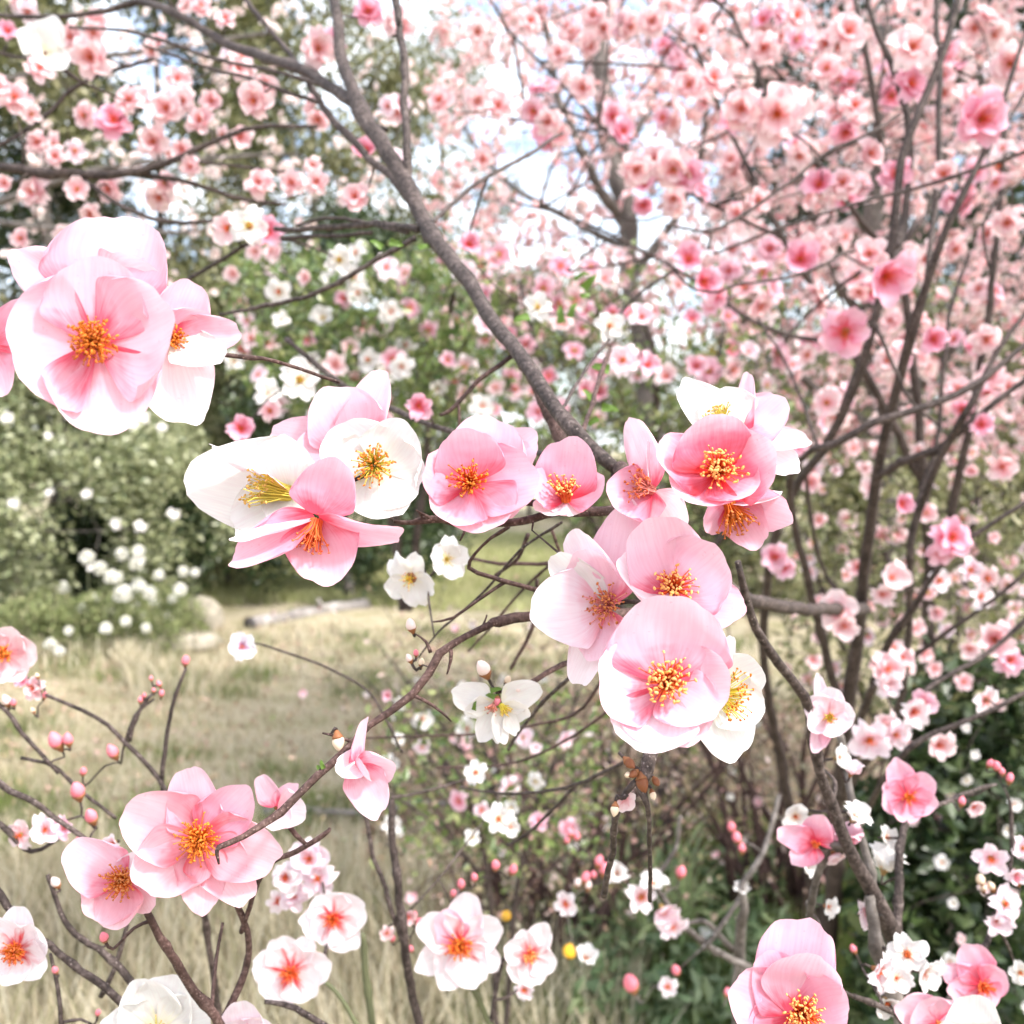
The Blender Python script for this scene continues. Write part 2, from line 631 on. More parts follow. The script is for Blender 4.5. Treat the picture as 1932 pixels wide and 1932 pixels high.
# ------------------------------------------------------------------ plants
class Plant:
    def __init__(s, name, label, cat, base, group=None, bark=BARK):
        s.root = thing(name, label, cat, base, group)
        s.bark = bark
        s.pos, s.rad = [], []
        s.sticks_V, s.sticks_F = [], []
        s.buf, s.nb = np.zeros((64, 3)), 0

    def branch(s, pts, name='branch', mat=None, sides=8, step=None, wob=.06, px=True):
        """pts: (px, py, depth, width in px)"""
        P = [(at(a, b, d), max(.0003, w * pxm(d) * .5)) for a, b, d, w in pts] if px else pts
        tot = sum((P[i + 1][0] - P[i][0]).length for i in range(len(P) - 1))
        path = smooth_path(P, step or max(.004, tot / 40))
        pos, rad = [], []
        kn = 0
        for i, (p, r) in enumerate(path):
            j = Vector((rnd(-1, 1), rnd(-1, 1), rnd(-1, 1))) * r * .16
            kn -= 1
            f = 1 + rnd(-wob, wob)
            if kn < 0 and random.random() < .10:
                f *= 1.28
                kn = 4
            if i % 5 == 0:
                kz = Vector((rnd(-1, 1), rnd(-1, 1), rnd(-1, 1))) * r * .55
            j += kz * (1 - abs(i % 5 - 2) * .3)
            pos.append(p + j)
            rad.append(r * f)
        V, F = tube_geo(pos, rad, sides)
        o = add(name, mesh(name, V, F, mat or s.bark), s.root)
        s.pos += [p for p, r in path]
        s.rad += [r for p, r in path]
        return o

    def nearest(s, p):
        n = len(s.pos)
        if n > len(s.buf):
            s.buf = np.concatenate([s.buf[:s.nb], np.zeros((n * 2, 3))])
        if s.nb < n:
            s.buf[s.nb:n] = [tuple(q) for q in s.pos[s.nb:]]
            s.nb = n
        d = ((s.buf[:n] - np.array(tuple(p))) ** 2).sum(1)
        i = int(d.argmin())
        return i, math.sqrt(d[i])

    def stalk(s, p, axis, r, joined=False, name='twig', mat=None):
        """a bent stalk from the nearest wood to p, arriving along axis"""
        i, d = s.nearest(p)
        if d < s.rad[i] * .9:
            return
        q = s.pos[i]
        m1 = q * .6 + p * .4 + Vector((rnd(-1, 1), rnd(-1, 1), rnd(-1, 1))) * d * .10
        m2 = p - axis * min(d * .35, .03) + (q - p) * .08
        r1 = min(s.rad[i] * .8, r * 1.3 + d * .006)
        path = smooth_path([(q, r1), (m1, (r1 + r) * .5), (m2, r), (p, r)], max(.003, d / 8))
        if joined:
            V, F = tube_geo([a for a, b in path], [b for a, b in path], 4, False)
            o = len(s.sticks_V)
            s.sticks_V += V
            s.sticks_F += [tuple(x + o for x in f) for f in F]
        else:
            V, F = tube_geo([a for a, b in path], [b * rnd(.92, 1.1) for a, b in path], 6)
            add(name, mesh(name, V, F, mat or s.bark), s.root)
        s.pos += [a for a, b in path]
        s.rad += [b for a, b in path]

    def finish(s):
        if s.sticks_V:
            o = add('twigs', mesh('twigs', s.sticks_V, s.sticks_F, s.bark), s.root)
            o['kind'] = 'stuff'

    # ---- a blossom traced petal by petal
    def hero(s, c, d, petals, pal, label=None, fil='red', ant='gold', ns=42, sl=70, spread=.75, face=(0, 0, 1), sdir=None, sag=.10, cup=.28, ruf=.03, stalk=True, droop=None, alen=11, push=0., soff=(0, 0)):
        k = pxm(d)
        B = at(c[0], c[1], d)
        ax = camdir(face)
        cal = add('blossom', unit_calyx(CALYX_R), s.root, frame(B - ax * .0008, ax, 22 * k))
        if label:
            cal['label'] = label
        for t in petals:
            tx, ty, w = t[:3]
            o = t[3] if len(t) > 3 else {}
            ln = math.hypot(tx - c[0], ty - c[1])
            dz = o.get('dz', .26 * ln + push) * .82
            T = at(tx, ty, d - dz * k)
            nn = camdir(o['n']) if 'n' in o else (ax + (-(T - B).normalized()) * .15).normalized()
            Bo = B + (T - B).normalized() * (4 * k)
            if 'b' in o:
                Bo = at(o['b'][0], o['b'][1], d - o.get('bz', 0) * k)
            V, F, UV = petal_geo(Bo, T, w * k, nn, o.get('cup', cup) * .8, o.get('sag', sag) * .65, o.get('ruf', ruf), o.get('notch', 0.), o.get('curl', 0.),
                                 o.get('k', .58), o.get('m', .66), o.get('claw', .2), 22, 18, o.get('fold', 0.))
            add('petal', mesh('petal', V, F, petal_mat(o.get('pal', pal)), UV), cal)
        if ns:
            sd = camdir(sdir) if sdir else ax
            FV, FF, AV, AF = stamen_geo(at(c[0] + soff[0], c[1] + soff[1], d - 3 * k), sd, sl * k * .74, int(ns * 2.0), spread, 1.25 * k, alen * k * .66, random, .13, droop=UPV * -1 if droop else None)
            a = add('stamens', mesh('stamens', FV, FF, FIL[fil]), cal)
            b = add('anthers', mesh('anthers', AV, AF, ANTH[ant]), cal)
            a['kind'] = b['kind'] = 'stuff'
        if stalk:
            s.stalk(B - ax * 6 * k, ax, 5 * k)
        return cal

    # ---- a blossom put together from shared petals
    def bloom(s, x, y, d, r, pal, kind='single', face=None, fil='red', ant='gold', joined=False, stalk=True, label=None):
        if face is None:
            face = (rnd(-.6, .6), rnd(-.4, .5), 1)
        ax = camdir(face)
        P = at(x, y, d)
        Rm = r * pxm(d)
        M0 = frame(P, ax, Rm, rnd(0, 6.28))
        cal = add('blossom', unit_calyx(CALYX_R if random.random() < .5 else CALYX), s.root, M0)
        if label:
            cal['label'] = label
        rings = {'single': [(5, .12, .38, 1.0)], 'cup': [(5, .55, .85, 1.05)], 'double': [(5, .05, .35, 1.0), (4, .55, .9, .78)], 'bell': [(5, .95, 1.2, 1.2)]}[kind]
        for ri, (n, e0, e1, sc) in enumerate(rings):
            for k in range(n):
                a = 2 * math.pi * k / n + rnd(-.14, .14) + ri * .6
                M = M0 @ Matrix.Rotation(a, 4, 'Z') @ Matrix.Rotation(rnd(e0, e1), 4, 'X') @ Matrix.Rotation(rnd(-.15, .15), 4, 'Y') @ Matrix.Scale(sc * rnd(.9, 1.08), 4)
                add('petal', unit_petal(pal, random.randrange(8)), cal, M)
        a, b = unit_stamens(fil, ant, random.randrange(3))
        oa = add('stamens', a, cal, M0)
        ob = add('anthers', b, cal, M0)
        oa['kind'] = ob['kind'] = 'stuff'
        if stalk:
            s.stalk(P - ax * Rm * .28, ax, max(.0007, .035 * Rm), joined)
        return cal

    # ---- a far small blossom
    def puff(s, P, ax, Rm, key, double, joined=True, r=.0008):
        o = add('blossom', unit_puff(random.randrange(6), double, key), s.root, frame(P, ax, Rm, rnd(0, 6.28)))
        s.stalk(P - ax * Rm * .1, ax, r, joined)
        return o

    def bud(s, x, y, d, r, kind='coral', face=None, joined=False, stalk=True):
        ax = camdir(face or (rnd(-.5, .5), 1, rnd(-.2, .5)))
        P = at(x, y, d)
        Rm = r * pxm(d) * 1.25
        M = frame(P, ax, Rm, rnd(0, 6))
        o = add('bud', unit_bud(kind), s.root, M)
        add('calyx', unit_budcup(), o, M)
        if stalk:
            s.stalk(P - ax * Rm * .9, ax, max(.0006, Rm * .07), joined)

    def leaf(s, x, y, d, ln, face=None, along=None, P=None):
        P = P or at(x, y, d)
        f = camdir(face or (rnd(-.6, .6), rnd(-.2, .8), 1))
        al = camdir(along or (rnd(-1, 1), rnd(-.3, 1), rnd(-.3, .3)))
        n = (f - al * f.dot(al)).normalized()
        xx = al.cross(n)
        M = Matrix((xx, al, n)).transposed().to_4x4()
        M = Matrix.Translation(P) @ M @ Matrix.Scale(ln * pxm(d), 4)
        return add('leaf', unit_leaf(random.randrange(4)), s.root, M)


# ------------------------------------------------------------------ ground
def ground_mat():
    m, nt, out = newmat('dry_lawn')
    L = nt.links
    tc = nd(nt, 'ShaderNodeTexCoord')
    def noise(sc, det=4, rough=.6):
        n = nd(nt, 'ShaderNodeTexNoise')
        n.inputs['Scale'].default_value = sc
        n.inputs['Detail'].default_value = det
        n.inputs['Roughness'].default_value = rough
        L.new(tc.outputs['Object'], n.inputs['Vector'])
        return n
    big, mid, fine, soil = noise(.5), noise(3.5), noise(70, 5, .7), noise(1.7, 6, .7)
    c1 = ramp(nt, [(.3, (.34, .28, .19)), (.55, (.56, .49, .36)), (.75, (.68, .62, .48))], fine.outputs[0])
    c2 = ramp(nt, [(.3, (.26, .24, .12)), (.7, (.46, .42, .28))], fine.outputs[0])
    f = ramp(nt, [(.45, (0, 0, 0)), (.62, (1, 1, 1))], mid.outputs[0])
    col = mixc(nt, f.outputs[0], c1.outputs[0], c2.outputs[0])
    so = ramp(nt, [(.58, (0, 0, 0)), (.70, (.7, .7, .7))], soil.outputs[0])
    col = mixc(nt, so.outputs[0], col, (.26, .19, .13))
    g = ramp(nt, [(.4, (.85, .85, .85)), (.65, (1.1, 1.08, 1.02))], big.outputs[0])
    col = mixc(nt, 1., col, g.outputs[0], 'MULTIPLY')
    bp = nd(nt, 'ShaderNodeBump')
    bp.inputs['Distance'].default_value = .03
    L.new(fine.outputs[0], bp.inputs['Height'])
    p = nd(nt, 'ShaderNodeBsdfPrincipled')
    p.inputs['Roughness'].default_value = .95
    p.inputs['Specular IOR Level'].default_value = .05
    L.new(col, p.inputs['Base Color'])
    L.new(bp.outputs[0], p.inputs['Normal'])
    L.new(p.outputs[0], out.inputs[0])
    return m


def gz(x, y):
    """gentle swell of the ground"""
    return .05 * np.sin(x * .7 + .5) * np.cos(y * .5) + .03 * np.sin(x * 1.7 + y * 1.3)


def ground():
    xs = np.concatenate([[-600, -150, -50], np.linspace(-14, 14, 71), [50, 150, 600]])
    ys = np.concatenate([[-200, -30], np.linspace(-4, 30, 86), [60, 160, 900]])
    X, Y = np.meshgrid(xs, ys)
    fade = (np.abs(X) < 20) & (Y < 40)
    Z = np.where(fade, gz(X, Y), 0) + 0.02 * 0
    V = np.stack([X.ravel(), Y.ravel(), Z.ravel()], 1)
    nx = len(xs)
    idx = np.arange(len(V)).reshape(X.shape)
    F = np.stack([idx[:-1, :-1].ravel(), idx[:-1, 1:].ravel(), idx[1:, 1:].ravel(), idx[1:, :-1].ravel()], 1)
    o = add('ground', mesh_np('ground', V, F, ground_mat(), True))
    o['kind'] = 'structure'


ground()


def blades(n, area, h, w, lean, zfun=gz):
    """n grass blades as (V, F) triangles; area(n) -> x, y"""
    x, y = area(n)
    z = zfun(x, y)
    a = NP.uniform(0, 6.283, n)
    hh = NP.uniform(.55, 1.25, n) * h
    la = NP.uniform(0, 6.283, n)
    lm = NP.uniform(.1, 1., n) * lean * hh
    bx, by = np.cos(a) * w, np.sin(a) * w
    b = np.stack([x, y, z - .01], 1)
    s = np.stack([bx, by, 0 * bx], 1)
    l = np.stack([np.cos(la) * lm, np.sin(la) * lm, 0 * la], 1)
    up = np.stack([0 * hh, 0 * hh, hh], 1)
    V = np.stack([b - s, b + s, b + up * .55 + l * .3 - s * .8, b + up * .55 + l * .3 + s * .8, b + up + l], 1).reshape(-1, 3)
    o = (np.arange(n) * 5)[:, None]
    F = np.concatenate([o + np.array([[0, 1, 3]]), o + np.array([[0, 3, 2]]), o + np.array([[2, 3, 4]])])
    return V, F


def view_area(y0, y1, x0=-.62, x1=.62, pw=1.0):
    def f(n):
        y = y0 + (y1 - y0) * NP.uniform(0, 1, n) ** pw
        x = y * NP.uniform(x0, x1, n)
        return x, y
    return f


DRY = island('dry_grass', [(.56, .48, .34), (.64, .57, .42), (.28, .25, .15), (.70, .64, .50), (.24, .24, .12), (.60, .52, .38), (.42, .35, .23)], .3, .8, .1)
GREEN = island('green_grass', [(.09, .14, .03), (.15, .20, .05), (.20, .23, .07), (.07, .11, .03)], .3, .5, .3)
FRESH = island('fresh_grass', [(.34, .38, .15), (.44, .45, .22), (.50, .48, .28), (.28, .33, .12)], .35, .6, .2)

V, F = blades(60000, view_area(2.0, 7.5, pw=1.3), .07, .0022, .8)
tag(add('dry_lawn_grass', mesh_np('dry_lawn_grass', V, F, DRY)), 'short straw-coloured grass covering the lawn', 'grass', kind='stuff')
V, F = blades(6500, view_area(1.9, 3.1, -.62, .14, 1.2), .24, .0036, .6)
tag(add('tall_dry_grass', mesh_np('tall_dry_grass', V, F, DRY)), 'tall thin dry grass stalks standing below the blossoms', 'grass', kind='stuff')
V, F = blades(14000, view_area(1.9, 3.4, -.05, .5, 1.2), .17, .0030, .7)
tag(add('green_undergrowth', mesh_np('green_undergrowth', V, F, GREEN)), 'green grass growing under the bare brown stems', 'grass', kind='stuff')
V, F = blades(30000, view_area(8.6, 16, -.34, .10), .11, .006, .7)
tag(add('fresh_lawn_grass', mesh_np('fresh_lawn_grass', V, F, FRESH)), 'fresh yellow-green grass growing beyond the pale log', 'grass', kind='stuff')


def tufts(n):
    cx, cy = view_area(2.6, 7.6, -.6, .25)(90)
    i = NP.integers(0, 90, n)
    return cx[i] + NP.normal(0, .09, n), cy[i] + NP.normal(0, .07, n)


V, F = blades(9000, tufts, .10, .0032, .8)
tag(add('weed_tufts', mesh_np('weed_tufts', V, F, GREEN)), 'small green weed tufts dotted over the dry lawn', 'weeds', kind='stuff')
# ------------------------------------------------------------------ leaves in numpy
def leaf_cloud(C, size, nrm=None, aspect=.5, flat=.0):
    """one folded leaf per centre: 4 verts, 2 triangles"""
    n = len(C)
    d = NP.normal(0, 1, (n, 3))
    d /= np.linalg.norm(d, axis=1)[:, None]
    e = NP.normal(0, 1, (n, 3))
    if nrm is not None:
        e = nrm * 1.0 + e * .8
    e = np.cross(d, e)
    e /= np.linalg.norm(e, axis=1)[:, None] + 1e-9
    f = np.cross(d, e)
    s = (size * NP.uniform(.6, 1.25, n))[:, None]
    V = np.stack([C - d * s * .5, C + e * s * aspect * .5 + f * s * .10, C + d * s * .5, C - e * s * aspect * .5 + f * s * .10], 1).reshape(-1, 3)
    o = (np.arange(n) * 4)[:, None]
    F = np.concatenate([o + np.array([[0, 1, 2]]), o + np.array([[0, 2, 3]])])
    return V, F


def crown_points(clumps, per, rad):
    C = np.repeat(np.array([tuple(c) for c in clumps]), per, 0)
    off = NP.normal(0, 1, C.shape)
    off /= np.linalg.norm(off, axis=1)[:, None]
    rr = rad if np.isscalar(rad) else np.repeat(rad, per)[:, None]
    return C + off * (NP.uniform(0, 1, (len(C), 1)) ** .55) * rr


def tree(name, label, base, h, rx, ry, mat, nclump, per, crad, leaf, z0=.25, group=None, bark=BARK_G, top=1.0, trunk=.10, cat='tree', inner=.35):
    """trunk, limbs to every leaf clump, crown of separate leaves with gaps"""
    P = Plant(name, label, cat, base, group, bark)
    bx = base
    tp = bx + Vector((rnd(-.3, .3), rnd(-.3, .3), h * .8))
    P.branch([(bx - Vector((0, 0, .1)), trunk), (bx * .66 + tp * .34 + Vector((rnd(-.1, .1), 0, 0)), trunk * .75), (tp, trunk * .25)], 'trunk', px=False, sides=10)
    cl = []
    for i in range(nclump):
        a, q = rnd(0, 6.283), rnd(inner, 1) ** .6
        zz = rnd(0, 1)
        w = math.sin(math.pi * min(1, .12 + .88 * zz) ** .75) ** .6
        cl.append(bx + Vector((math.cos(a) * rx * q * w, math.sin(a) * ry * q * w, h * (z0 + (top - z0) * zz))))
    for c in sorted(cl, key=lambda c: (c - tp).length)[::3]:
        P.stalk(c, Vector((0, 0, 1)), .008, True)
    P.finish()
    for o in P.root.children:
        if o.name.startswith('twigs'):
            o.name = 'limbs'
    C = crown_points(cl, per, crad)
    V, F = leaf_cloud(C, leaf)
    add('crown', mesh_np('crown', V, F, mat), P.root)
    return P, cl


OLIVE = island('leaves_olive', [(.14, .15, .06), (.22, .22, .10), (.08, .10, .035), (.34, .32, .18), (.18, .18, .08)], .3, .45, .4)
DARKG = island('leaves_dark_green', [(.035, .06, .02), (.06, .09, .03), (.02, .04, .018), (.10, .13, .05)], .25, .35, .5)
LIGHTG = island('leaves_light_green', [(.22, .25, .12), (.36, .38, .21), (.10, .13, .05), (.48, .49, .31), (.28, .30, .15)], .3, .3, .5)
CONIF = island('leaves_conifer', [(.02, .035, .015), (.035, .055, .02), (.05, .07, .03)], .15, .5, .3)
YOUNG = island('leaves_young', [(.10, .16, .04), (.18, .24, .07), (.05, .09, .025), (.30, .32, .13), (.07, .12, .03)], .3, .3, .5)
WARM = island('leaves_golden', [(.42, .30, .06), (.50, .40, .10), (.30, .22, .04)], .4, .5, .3)


def on_ground(px, d):
    p = at(px, 966, d)
    return Vector((p.x, p.y, float(gz(np.array(p.x), np.array(p.y))) if abs(p.x) < 14 else 0.))


TG = 'trees at the far side of the lawn'
tree('leafy_tree', 'tall olive-green tree rising behind the pale left limb of blossoms', on_ground(120, 11), 9.5, 2.9, 2.5, OLIVE, 95, 420, .62, .12, .12, TG)
tree('leafy_tree', 'dark green tree filling the gap above the pink blossom cluster', on_ground(330, 14), 10.5, 2.6, 2.3, DARKG, 80, 420, .62, .13, .10, TG)
tree('leafy_tree', 'loose olive tree beside the open patch of sky', on_ground(600, 12.5), 9.0, 1.7, 1.7, OLIVE, 58, 380, .55, .11, .12, TG)
tree('leafy_tree', 'broad dark tree at the end of the tree line, half out of view', on_ground(-160, 13), 9.5, 2.8, 2.4, DARKG, 70, 420, .65, .13, .08, TG)
tree('leafy_tree', 'slender thin-leaved tree in front of the open sky', on_ground(830, 17), 9.6, 1.3, 1.3, OLIVE, 34, 240, .5, .10, .35, TG)
tree('conifer', 'dark conifer showing between the dense pink blossoms', on_ground(1640, 15), 12.0, 2.5, 2.2, CONIF, 95, 420, .7, .13, .12, TG, top=.98)
tree('conifer', 'dark conifer behind the steep grey stems', on_ground(1850, 12), 10.0, 2.0, 1.8, CONIF, 85, 420, .6, .12, .05, TG)
tree('leafy_tree', 'round dark-leaved tree behind the young-leaved quince shrub', on_ground(660, 9.2), 3.7, 1.35, 1.0, DARKG, 70, 300, .32, .08, .08, TG, trunk=.05)
tree('golden_tree', 'small golden-leaved tree glimpsed below the open sky', on_ground(1385, 19), 4.8, .55, .5, WARM, 22, 240, .35, .12, .22, None)
tree('distant_hedge', 'tall olive hedge closing the view beyond the lawn', on_ground(1000, 21), 5.0, 5.5, 1.2, OLIVE, 190, 260, .6, .14, .05, None, cat='hedge', trunk=.05)
tree('distant_hedge', 'dark leafy hedge behind the twiggy shrub on the flowering side', on_ground(1720, 9), 2.7, 3.2, 1.0, OLIVE, 120, 300, .5, .10, .05, None, cat='hedge', trunk=.05)

tree('leafy_tree', 'tall thin-crowned tree out of view, added to throw dappled shade on the lawn', Vector((4.3, 2.3, 0)), 8.0, 2.1, 2.1, OLIVE, 70, 150, .6, .12, .35, None)  # unseen tree, added outside the camera's view only to shade the lawn
# the clipped-looking shrub beside the lawn
SH, scl = tree('rounded_shrub', 'rounded light-green shrub with scattered white flowers beside the lawn', on_ground(95, 7.7), 2.25, 1.35, 1.1, LIGHTG, 120, 300, .30, .07, .10, None, cat='shrub', trunk=.04, inner=.55)
tree('rounded_shrub', 'dark lower bush in the shade between the rounded shrub and the lawn', on_ground(265, 7.9), 1.45, .62, .6, DARKG, 60, 300, .22, .065, .05, None, cat='shrub', trunk=.03)
tree('rounded_shrub', 'dull olive bush under the big pink blossom cluster', on_ground(430, 9.8), 2.6, .95, .9, OLIVE, 75, 260, .34, .075, .06, None, cat='shrub', trunk=.03)
for i in range(15):
    p = at(rnd(0, 330), rnd(760, 1100), 6.45 + rnd(-.1, .25))
    SH.puff(p, camdir((rnd(-.5, .5), rnd(0, .6), 1)), rnd(.028, .05), 'white', True, True, .002)
SH.finish()

# ------------------------------------------------------------------ log, stones
STONE = plain('pale_stone', (.36, .32, .26), .95, (.20, .18, .14), 14, .2)
LOGM = bark_mat('weathered_log', (.12, .11, .10), (.26, .24, .23), (.40, .39, .37), 30)
LOGE = plain('log_end_wood', (.10, .09, .09), .9, (.05, .045, .045), 20)


def rough_stone(name, label, c, sx, sy, sz):
    V, F = [], []
    nu, nv = 18, 10
    ph = [rnd(0, 6) for _ in range(5)]
    for j in range(nv + 1):
        b = -math.pi / 2 + math.pi * j / nv
        for i in range(nu):
            a = 2 * math.pi * i / nu
            q = Vector((math.cos(a) * math.cos(b), math.sin(a) * math.cos(b), math.sin(b)))
            r = 1 + .12 * math.sin(3 * q.x + ph[0]) * math.cos(2.5 * q.y + ph[1]) + .07 * math.sin(6 * q.z + ph[2]) + .05 * math.sin(8 * q.x + ph[3]) * math.sin(7 * q.y + ph[4])
            q = Vector([math.copysign(abs(t) ** .7, t) for t in q])
            V.append(c + Vector((q.x * sx * r, q.y * sy * r, q.z * sz * r + sz * .55)))
    for j in range(nv):
        for i in range(nu):
            a, b = j * nu + i, j * nu + (i + 1) % nu
            F.append((a, b, b + nu, a + nu))
    tag(add(name, mesh(name, V, F, STONE)), label, 'stone')


g = ground_at(385, 1195)
rough_stone('garden_stone', 'upright pale stone at the edge of the lawn near the log', g, .14, .13, .19)
g = ground_at(300, 1228)
rough_stone('garden_stone', 'low broad pale stone lying in front of the upright one', g, .42, .22, .09)
lg = thing('fallen_log', 'pale weathered log lying across the far lawn', 'log', ground_at(560, 1185))
a, b = ground_at(472, 1192), ground_at(690, 1150)
ups = Vector((0, 0, .055))
dl = (b - a)
V, F = tube_geo([a + dl * t + ups + Vector((0, 0, rnd(-.008, .008))) for t in np.linspace(0, 1, 14)], [.060 * rnd(.90, 1.1) for _ in range(14)], 12)
add('trunk', mesh('trunk', V, F, LOGM), lg)
V, F = tube_geo([a + ups - dl * .012, a + ups + dl * .004], [.066, .068], 12)
add('cut_end', mesh('cut_end', V, F, LOGE), lg)
V, F = tube_geo([a + dl * .6 + ups, a + dl * .55 + ups + Vector((.02, -.05, .12))], [.03, .02], 8)
add('branch_stub', mesh('branch_stub', V, F, LOGM), lg)

# ------------------------------------------------------------------ white pompom flowers
POM = island('pompom_petals', [(.88, .86, .80), (.89, .88, .84), (.86, .84, .72)], .3, .6, .2)


def pom_mesh():
    C = NP.normal(0, 1, (110, 3))
    C /= np.linalg.norm(C, axis=1)[:, None]
    V, F = leaf_cloud(C * NP.uniform(.72, 1, (110, 1)), .62, C, .7)
    return mesh_np('flower_head', V, F, POM)


pm = pom_mesh()
sp = [(165, 1052, 17), (188, 1072, 16), (230, 1045, 15), (262, 1040, 14), (258, 1062, 17), (210, 1088, 16), (222, 1090, 14), (118, 1108, 14), (260, 1105, 17), (232, 1120, 20),
      (283, 1118, 15), (300, 1085, 12), (345, 1078, 12), (368, 1080, 10), (340, 1112, 15), (255, 1150, 15), (268, 1165, 13), (315, 1165, 13), (155, 1148, 12), (200, 1185, 13),
      (245, 1135, 14), (290, 1135, 12), (325, 1130, 10), (130, 1190, 10), (180, 1128, 10), (95, 1215, 13), (112, 1228, 11), (30, 1172, 12), (60, 1150, 10), (275, 1185, 11), (238, 1172, 12), (205, 1150, 12)]
for (x, y, r) in sp:
    d = 6.6 + rnd(-.25, .3) - max(0, (y - 1160) * .01)
    c = at(x, y, d)
    b = Vector((c.x + rnd(-.06, .06), c.y + rnd(-.03, .05), float(gz(np.array(c.x), np.array(c.y)))))
    t = thing('pompom_flower', 'round white pompom flower on a thin green stem before the dark bush', 'flower', b, 'white pompom flowers beside the lawn')
    add('flower_head', pm, t, Matrix.Translation(c) @ Matrix.Rotation(rnd(0, 6), 4, 'Z') @ Matrix.Scale(r * .8 * pxm(d), 4))
    V, F = tube_geo([b, b * .5 + c * .5 + Vector((rnd(-.02, .02), 0, 0)), c], [.004, .0035, .003], 5)
    add('stem', mesh('stem', V, F, GREENSTEM), t)


def clump_area(cx, cy, rx, ry):
    def f(n):
        a, q = NP.uniform(0, 6.283, n), NP.uniform(0, 1, n) ** .5
        return cx + np.cos(a) * q * rx, cy + np.sin(a) * q * ry
    return f


V, F = blades(5200, lambda n: (lambda yy, k: (yy * k, yy + 1.1 * np.sin(k * 23) * .5))(NP.normal(6.35, .38, n), NP.normal(-.50, .11, n)), .16, .0055, .8)
tag(add('wispy_edge_grass', mesh_np('wispy_edge_grass', V, F, DRY)), 'wispy pale grass where the pompom bed meets the lawn', 'grass', kind='stuff')
PALEG = island('pale_border_leaves', [(.20, .24, .09), (.30, .32, .15), (.14, .18, .06), (.38, .36, .2)], .3, .5, .3)
for k, (px, d, n, w) in enumerate([(60, 6.5, 2600, .5), (190, 6.6, 3200, .55), (300, 6.9, 1500, .35)]):
    g = on_ground(px, d)
    x, y = clump_area(g.x, g.y, w, .25)(n)
    hx = .5 - .25 * np.abs(x - g.x) / w
    C = np.stack([x, y, hx * NP.uniform(0, 1, n) ** .7], 1)
    V, F = leaf_cloud(C, .05, None, .38)
    o = tag(add('border_plants', mesh_np('border_plants', V, F, PALEG)),
            ['pale green stalks under the pompom flowers by the rounded shrub', 'dense pale leaves at the foot of the pompom flowers', 'thin pale stalks beside the upright stone'][k], 'plants', kind='stuff')


# ================================================================== BACK PLANTS
def scatter(n, boxes, holes, mind, tries=40):
    """spaced pixel positions inside boxes (x0,y0,x1,y1,weight), outside the holes (x,y,rx,ry)"""
    pts = []
    W = [b[4] for b in boxes]
    k = 0
    while len(pts) < n and k < n * tries:
        k += 1
        b = random.choices(boxes, W)[0]
        x, y = rnd(b[0], b[2]), rnd(b[1], b[3])
        if any(((x - h[0]) / h[2]) ** 2 + ((y - h[1]) / h[3]) ** 2 < 1 for h in holes):
            continue
        if any((x - p[0]) ** 2 + (y - p[1]) ** 2 < mind * mind for p in pts[-400:]):
            continue
        pts.append((x, y))
    return pts


SKYH = [(1000, 300, 50, 90), (1180, 440, 90, 50), (1090, 190, 26, 40), (960, 150, 36, 40), (860, 290, 36, 40)]


def far_blossom_tree(label, base, trunk, limbs, pts, d0, d1, sz, key, nstuff, sboxes, group, leaves=0):
    P = Plant('blossom_tree', label, 'blossom tree', base, group, BARK_G)
    P.branch(trunk, 'trunk', sides=10)
    for l in limbs:
        P.branch(l, 'limb', sides=7)
    for (x, y) in sorted(pts[::3], key=lambda p: -p[1]):      # blossoms sit in threes and fours along the wood
        d = rnd(d0, d1)
        q = at(x, y, d)
        P.stalk(q, camdir((rnd(-1, 1), 1, 0)), .0016, True)
        for _ in range(random.choice([2, 3, 3, 4])):
            v = Vector((rnd(-1, 1), rnd(-1, .5), rnd(-.8, 1))).normalized()
            P.puff(q + v * sz * rnd(.8, 1.5), v, sz * rnd(.75, 1.2), key, random.random() < .65)
    # everything smaller: one scatter of far blossoms
    if nstuff:
        V0 = [puff_geo(i, True) for i in range(4)]
        VV, FF, o = [], [], 0
        A = [np.array([tuple(v) for v in g[0]]) for g in V0]
        B = [np.array(g[1]) for g in V0]
        cp = []
        for (x, y) in scatter(nstuff // 4, sboxes, SKYH, 12):
            q = at(x, y, rnd(d0 + .3, d1 + 1.4))
            for _ in range(4):
                v = Vector((rnd(-1, 1), rnd(-1, .6), rnd(-1, 1))).normalized()
                cp.append((q + v * sz * rnd(.7, 2.0), v))
        for (q, v) in cp:
            i = random.randrange(4)
            M = np.array(frame(q, v, sz * rnd(.7, 1.1), rnd(0, 6)))
            VV.append(A[i] @ M[:3, :3].T + M[:3, 3])
            FF.append(B[i] + o)
            o += len(A[i])
        q = add('blossoms', mesh_np('blossoms', np.concatenate(VV), np.concatenate(FF), stuff_mat(key)), P.root)
        q['kind'] = 'stuff'
        # bare twigs threading through them
        for (x, y) in scatter(nstuff // 3, sboxes, [], 8):
            P.stalk(at(x, y, rnd(d0, d1 + 1.2)), camdir((rnd(-1, 1), 1, 0)), .0012, True)
    if leaves:
        C = np.array([tuple(at(*random.choice(pts), rnd(d0, d1)) + Vector((rnd(-1, 1), rnd(-1, 1), rnd(-1, 1))) * .12) for _ in range(leaves)])
        V, F = leaf_cloud(C, .035)
        add('leaves', mesh_np('leaves', V, F, OLIVE), P.root)['kind'] = 'stuff'
    P.finish()
    return P


